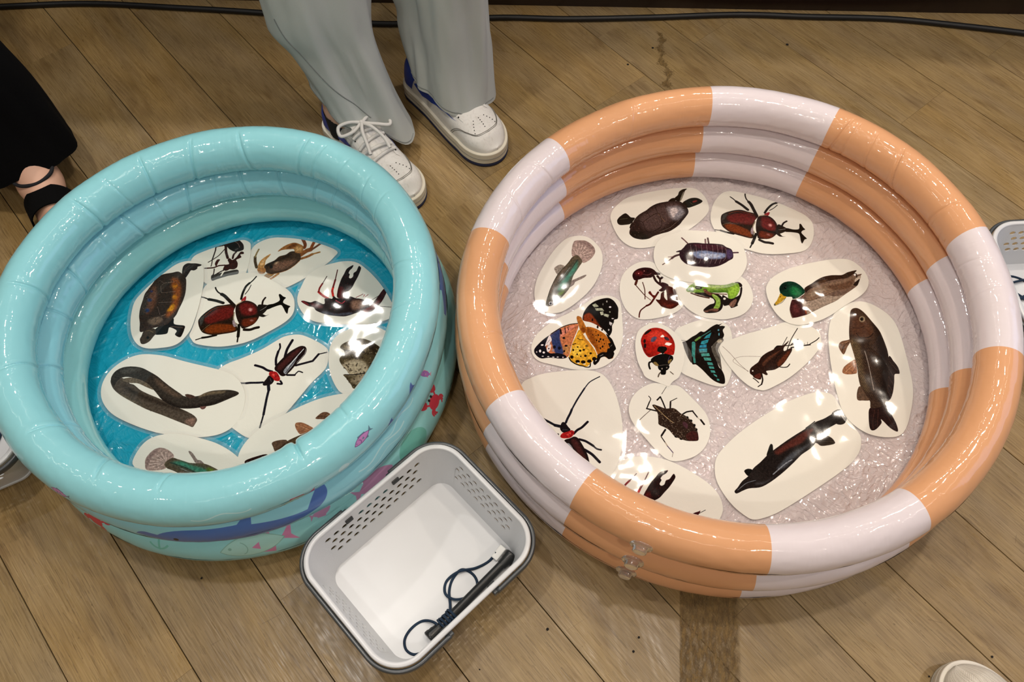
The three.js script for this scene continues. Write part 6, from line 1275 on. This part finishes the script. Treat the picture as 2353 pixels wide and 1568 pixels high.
const skin = phys({ color: 0xdcae96, roughness: .55, sheen: .2, bumpMap: ptex(128, 128, (u, v) => .5 + .3 * tnoise(u, v, 14, 14, 61)), bumpScale: .0002 });
{ // standing person in grey trousers and white sneakers
  const t = thing('person', 'standing person in wide grey trousers and white sneakers with blue trim', 'person', [-.22, 0, -1.3]);
  const O = [-.22, 0, -1.3], rel = (p) => [p[0] - O[0], p[1], p[2] - O[2]];
  const d = [.622, .783], feet = [[-.363, -1.294, 1], [-.2, -1.408, -1]];
  const ank = feet.map((f, i) => { const k = i ? .085 : .066; return [f[0] + d[0] * k, .1, f[1] + d[1] * k]; }), knee = [[-.335, .5, -1.29], [-.105, .5, -1.36]], hip = [[-.3, .9, -1.37], [-.13, .9, -1.38]];
  const D = dist, bodyF = (p) => { let v = D.cap(p, [-.215, .98, -1.375], [-.215, 1.02, -1.375], .11, .1); for (let i = 0; i < 2; i++) { const A = ank[i], foot = [A[0] + d[0] * .09, .045, A[2] + d[1] * .09], heel = [A[0] - d[0] * .03, .05, A[2] - d[1] * .03]; const l = Math.min(D.smin(D.cap(p, A, knee[i], .036, .052), D.cap(p, knee[i], hip[i], .055, .08), .03), 9); v = D.smin(v, D.smin(D.smin(l, D.cap(p, A, foot, .03, .012), .01), D.cap(p, A, heel, .034, .022), .02), .04); } return v; };
  const bg = fieldMesh(bodyF, [-.46, .02, -1.5], [-.0, 1.14, -1.16], .011); bg.translate(-O[0], 0, -O[2]); mesh('body', bg, skin, t);
  const grey = cloth(0xb6bab6);
  const legs = [
    [[[-.28, .108, -1.25, .085], [-.3, .17, -1.262, .08], [-.324, .25, -1.275, .084], [-.338, .34, -1.285, .094], [-.335, .5, -1.3, .09], [-.32, .7, -1.34, .1], [-.3, .92, -1.37, .115]], 1.1],
    [[[-.106, .086, -1.315, .084], [-.108, .18, -1.335, .084], [-.11, .27, -1.345, .083], [-.11, .38, -1.35, .084], [-.108, .5, -1.36, .086], [-.115, .7, -1.37, .098], [-.13, .92, -1.38, .115]], 4.2]];
  const lg = legs.map(([s, seed]) => trouserLeg(s.map(q => [...rel(q), q[3]]), seed, { turn: .3, folds: 1.7, toe: [.9, .45], drop: seed < 2 ? .058 : .03, bulge: seed < 2 ? [.42, 2.75, .17] : [.4, 3.1, .12] }));
  const hips = surface(span(0, 1, 14), span(0, 2 * Math.PI, 60), (v, th) => { const k = Math.sqrt(Math.max(0, 1 - (v > .85 ? ((v - .85) / .15) ** 2 : 0))); return [.005 + Math.cos(th) * .185 * k * (1 - .1 * v), .86 + .2 * v, -.075 + Math.sin(th) * .125 * k]; });
  const tr = mesh('trousers', merge([...lg, hips]), grey, t), line = cloth(0x868a88);
  for (const [k, path] of [[0, [[.5, 1.9], [.36, 1.75], [.24, 1.5], [.15, 1.2], [.1, .9]]], [0, [[.022, 0], [.022, .7], [.022, 1.4], [.022, 2.1], [.022, 2.8]]], [1, [[.022, 0], [.022, .7], [.022, 1.4], [.022, 2.1], [.022, 2.8]]]]) { const c = new THREE.CatmullRomCurve3(path.map(p => V(p[0], p[1], 0))), pp = c.getPoints(70).map(p => lg[k].at(p.x, p.y)); mesh('seam', tube(pp, .0011, 160, 5), line, tr); }
  feet.forEach(([x, z, side]) => { const g = new THREE.Group(); g.name = 'sneaker'; g.position.set(x - O[0], 0, z - O[2]); g.rotation.y = -Math.atan2(d[1], d[0]); t.add(g); makeShoe(g, .29, side, undefined, side > 0); g.userData = { label: 'white sneaker with blue trim' }; });
  for (const A of ank.slice(0, 1)) { const sk = mesh('sock', tube([[A[0] - O[0], .045, A[2] - O[2]], [A[0] - O[0] - .002, .075, A[2] - O[2]], [A[0] - O[0] - .003, .1, A[2] - O[2]]], .0385, 12, 28), shoeM.dark, t); sk.userData = { label: 'black ankle sock' }; }
}
{ // person in black trousers and sandals at the left edge
  const O = [-1.0, 0, -1.2], t = thing('person', 'person at the left edge in wide black trousers and black strap sandals', 'person', O);
  const d = [.516, .857], D = dist, lats = [d[1], -d[0]];
  const feet = [[-.94, -1.155], [-1.3, -1.28]], bodyParts = [], black = cloth(0x060607);
  const footF = (f) => { const Q = (a, b, y) => [f[0] + d[0] * a + lats[0] * b, y, f[1] + d[1] * a + lats[1] * b], toes = [[.226, .028, .0125], [.231, .009, .0095], [.224, -.008, .009], [.213, -.023, .0085], [.199, -.036, .008]];
    return (p) => { let v = D.cap(p, Q(.03, 0, .045), Q(.07, .0, .058), .03, .032); v = D.smin(v, D.cap(p, Q(.07, .002, .055), Q(.17, .004, .034), .033, .02), .03); v = D.smin(v, D.cap(p, Q(.12, .022, .03), Q(.185, .026, .028), .018, .016), .02); v = D.smin(v, D.cap(p, Q(.11, -.02, .028), Q(.175, -.026, .026), .016, .014), .02); v = D.smin(v, D.cap(p, Q(.045, 0, .07), Q(-.012, -.0, .2), .034, .033), .03); for (const [a, b, r] of toes) v = D.smin(v, D.cap(p, Q(a - .045, b * .95, .026), Q(a, b, .022), r, r * .95), .006); return v; }; };
  for (const f of feet) { const c = [f[0] + d[0] * .11, f[1] + d[1] * .11]; bodyParts.push(fieldMesh(footF(f), [c[0] - .15, .0, c[1] - .15], [c[0] + .15, .22, c[1] + .15], .0042)); }
  const legF = (p) => { let v = D.cap(p, [-1.19, .98, -1.4], [-1.19, 1.02, -1.4], .11, .1); feet.forEach((f, i) => { const a = [f[0] - d[0] * .01, .19, f[1] - d[1] * .01], k = [[-1.06, .5, -1.25], [-1.31, .5, -1.3]][i], h = [[-1.11, .92, -1.38], [-1.27, .92, -1.39]][i]; v = D.smin(v, D.smin(D.cap(p, a, k, .036, .052), D.cap(p, k, h, .055, .08), .03), .04); }); return v; };
  bodyParts.push(fieldMesh(legF, [-1.42, .14, -1.52], [-.86, 1.14, -1.08], .012));
  const bg = merge(bodyParts.map(g => { g.setAttribute('uv', new THREE.Float32BufferAttribute(new Float32Array(g.attributes.position.count * 2), 2)); return g; })); bg.translate(-O[0], 0, -O[2]); mesh('body', bg, skin, t);
  const secs = [[[-.968, .102, -1.178, .117], [-.98, .17, -1.19, .112], [-1.0, .28, -1.2, .106], [-1.04, .4, -1.225, .1], [-1.07, .55, -1.27, .098], [-1.1, .75, -1.33, .105], [-1.11, .94, -1.38, .115]], [[-1.29, .085, -1.29, .105], [-1.295, .17, -1.29, .1], [-1.3, .28, -1.29, .096], [-1.31, .4, -1.3, .096], [-1.31, .55, -1.31, .098], [-1.29, .75, -1.36, .105], [-1.27, .94, -1.39, .115]]];
  const hips = surface(span(0, 1, 14), span(0, 2 * Math.PI, 60), (v, th) => { const k = Math.sqrt(Math.max(0, 1 - (v > .85 ? ((v - .85) / .15) ** 2 : 0))); return [-.19 + Math.cos(th) * .18 * k, .88 + .2 * v, -.185 + Math.sin(th) * .125 * k]; });
  mesh('trousers', merge([...secs.map((s, i) => trouserLeg(s.map(q => [q[0] - O[0], q[1], q[2] - O[2], q[3]]), 2.2 + i * 3, { flatten: .95, turn: .4, toe: d, drop: .012 })), hips]), black, t);
  for (const f of feet) {
    const g = new THREE.Group(); g.name = 'sandal'; g.position.set(f[0] - O[0], 0, f[1] - O[2]); g.rotation.y = -Math.atan2(d[1], d[0]); t.add(g); g.userData = { label: 'black strap sandal' };
    const half = [[-.012, .012], [0, .028], [.05, .034], [.1, .034], [.15, .044], [.2, .046], [.235, .036], [.246, .012]], o = [...half, ...half.slice().reverse().map(p => [p[0], -p[1]])], sh = new THREE.Shape(chaikin(o, 2).map(p => new THREE.Vector2(...p)));
    const so = new THREE.ExtrudeGeometry(sh, { depth: .012, bevelEnabled: true, bevelSize: .002, bevelThickness: .002, bevelSegments: 2 }); so.rotateX(Math.PI / 2); so.translate(0, .014, 0); mesh('sandal_sole', so, shoeM.dark, g);
    const strap = (n, x0, x1, ry, rz, y, m) => { const a = surface(span(0, 1, 6), span(0, Math.PI, 30), (u, th) => [lerp(x0, x1, u) + .006 * Math.cos(th), y + (ry - .012 * u) * Math.sin(th) ** .8, -rz * Math.cos(th)], {}); const b = surface(span(0, 1, 6), span(0, Math.PI, 30), (u, th) => [lerp(x0, x1, u) + .006 * Math.cos(th), y + (ry - .012 * u - .002) * Math.sin(th) ** .8, -(rz - .002) * Math.cos(th)], { flip: true }); mesh(n, merge([a, b]), m, g); };
    strap('strap', .096, .136, .0745, .05, .012, black); strap('strap', .19, .212, .042, .05, .012, black);
    mesh('ankle_strap', tube([[.02, .088, .02], [.05, .09, .04], [.08, .09, .03], [.092, .09, 0], [.08, .09, -.03], [.05, .09, -.04], [.02, .088, -.03], [-.006, .088, 0]], .0035, 80, 8, true), shoeM.dark, g);
  }
}
{ // tip of a shoe at the near right
  const t = thing('shoe', 'off-white knitted shoe tip in the lower right corner', 'shoe', [.737, 0, .078], Math.atan2(.92, -.4));
  const [c, g] = canvas(512, 512), q = rngOf(91); g.fillStyle = '#d3cbbd'; g.fillRect(0, 0, 512, 512); g.lineWidth = 5; for (let i = 0; i < 26; i++) { g.strokeStyle = i % 2 ? 'rgba(165,156,142,.5)' : 'rgba(236,230,220,.5)'; g.beginPath(); for (let x = 0; x <= 512; x += 8) g.lineTo(x, i * 20 + 10 * Math.sin(x * .024 + i)); g.stroke(); }
  const kn = std({ map: ctex(c), roughness: .95, bumpMap: ptex(256, 256, (u, v) => .5 + .5 * Math.sin(2 * Math.PI * 40 * u) * Math.sin(2 * Math.PI * 30 * v)), bumpScale: .0008 });
  makeShoe(t, .285, 1, { white: kn, lining: std({ color: 0xb8b0a2, roughness: .95 }), sole: std({ color: 0xd6d0c4, roughness: .7 }), out: std({ color: 0xa8a294, roughness: .8 }), stitch: std({ color: 0xb4ac9e, roughness: .8 }) });
}
// ------------------------------------------------------------------ marks and crumbs on the floor
{
  const q = rngOf(61), [c, g] = canvas(512, 1024), [ca, ga] = canvas(512, 1024), im = g.createImageData(512, 1024), ia = ga.createImageData(512, 1024);
  for (let y = 0; y < 1024; y++) for (let x = 0; x < 512; x++) {
    const u = x / 512, v = y / 1024, k = (y * 512 + x) * 4, a = n2(u * 9, v * 18) * .5 + n2(u * 24, v * 48) * .35 + n2(u * 70, v * 140) * .3;
    im.data[k] = 112 + 34 * a; im.data[k + 1] = 88 + 30 * a; im.data[k + 2] = 48 + 20 * a; im.data[k + 3] = 255;
    const edge = sstep(.0, .02 + .012 * (1 + n2(v * 30, 4)), u) * (1 - sstep(.94 - .06 * (1 + n2(v * 22, 9)), .99, u)), hole = sstep(.1, .4, Math.hypot((u - .42) * .093, (v - .42) * .2) / .03);
    const al = edge * hole * clamp(.74 + .4 * n2(u * 12 + 5, v * 24) + .25 * n2(u * 50, v * 100), .15, 1) * 235; ia.data[k] = ia.data[k + 1] = ia.data[k + 2] = al; ia.data[k + 3] = 255;
  }
  g.putImageData(im, 0, 0); ga.putImageData(ia, 0, 0);
  const m = std({ map: ctex(c), alphaMap: ctex(ca, false), transparent: true, roughness: .75 }), gg = new THREE.PlaneGeometry(.094, .56, 1, 1); gg.rotateX(-Math.PI / 2);
  const o = mesh('tape_residue', gg, m); o.position.set(.272, .0007, -.11); o.rotation.y = -.12; o.userData = { label: 'brown sticky tape residue strip on the floor below the striped pool', category: 'tape mark' };
  const [cb, gb] = canvas(256, 1024), ib = gb.createImageData(256, 1024); for (let y = 0; y < 1024; y++) for (let x = 0; x < 256; x++) { const u = x / 256, v = y / 1024, k = (y * 256 + x) * 4, s = Math.abs(u - .5 - .12 * n2(v * 5, 2)) / (.1 + .08 * n2(v * 9, 7)); const al = clamp(1.15 - s + .5 * n2(u * 12, v * 40), 0, 1) * clamp(.8 + .5 * n2(v * 14, 3), .1, 1) * 225 * sstep(0, .05, v) * sstep(1, .95, v); ib.data[k] = ib.data[k + 1] = ib.data[k + 2] = al; ib.data[k + 3] = 255; } gb.putImageData(ib, 0, 0);
  const m2 = std({ map: ctex(c), alphaMap: ctex(cb, false), transparent: true, roughness: .6 }), g2 = new THREE.PlaneGeometry(.07, .26); g2.rotateX(-Math.PI / 2);
  const o2 = mesh('stain', g2, m2); o2.position.set(.352, .0007, -1.43); o2.rotation.y = .05; o2.userData = { label: 'thin brown streak stain on the floor beyond the striped pool', category: 'stain' };
  const parts = []; for (const [x, z, r] of [[-.495, -.345, .003], [.043, -.255, .0035], [.16, -.175, .002], [-.06, -.2, .0018], [.6, -.175, .0025], [.7, -.2, .003], [.33, -1.5, .004], [.27, -1.45, .004], [.63, -1.5, .005], [-.56, -.1, .002], [.18, -.24, .0028], [.17, -.22, .003]]) { const s = new THREE.IcosahedronGeometry(r * .65, 1); s.scale(1, .35, .6 + q() * .4); s.rotateY(q() * 6); s.translate(x, .001, z); parts.push(s); }
  const cr = mesh('floor_crumbs', merge(parts), std({ color: 0x17120e, roughness: .9 })); cr.userData = { label: 'tiny dark crumbs scattered over the floor', category: 'crumbs', kind: 'stuff' };
}
renderer.render(scene, camera);
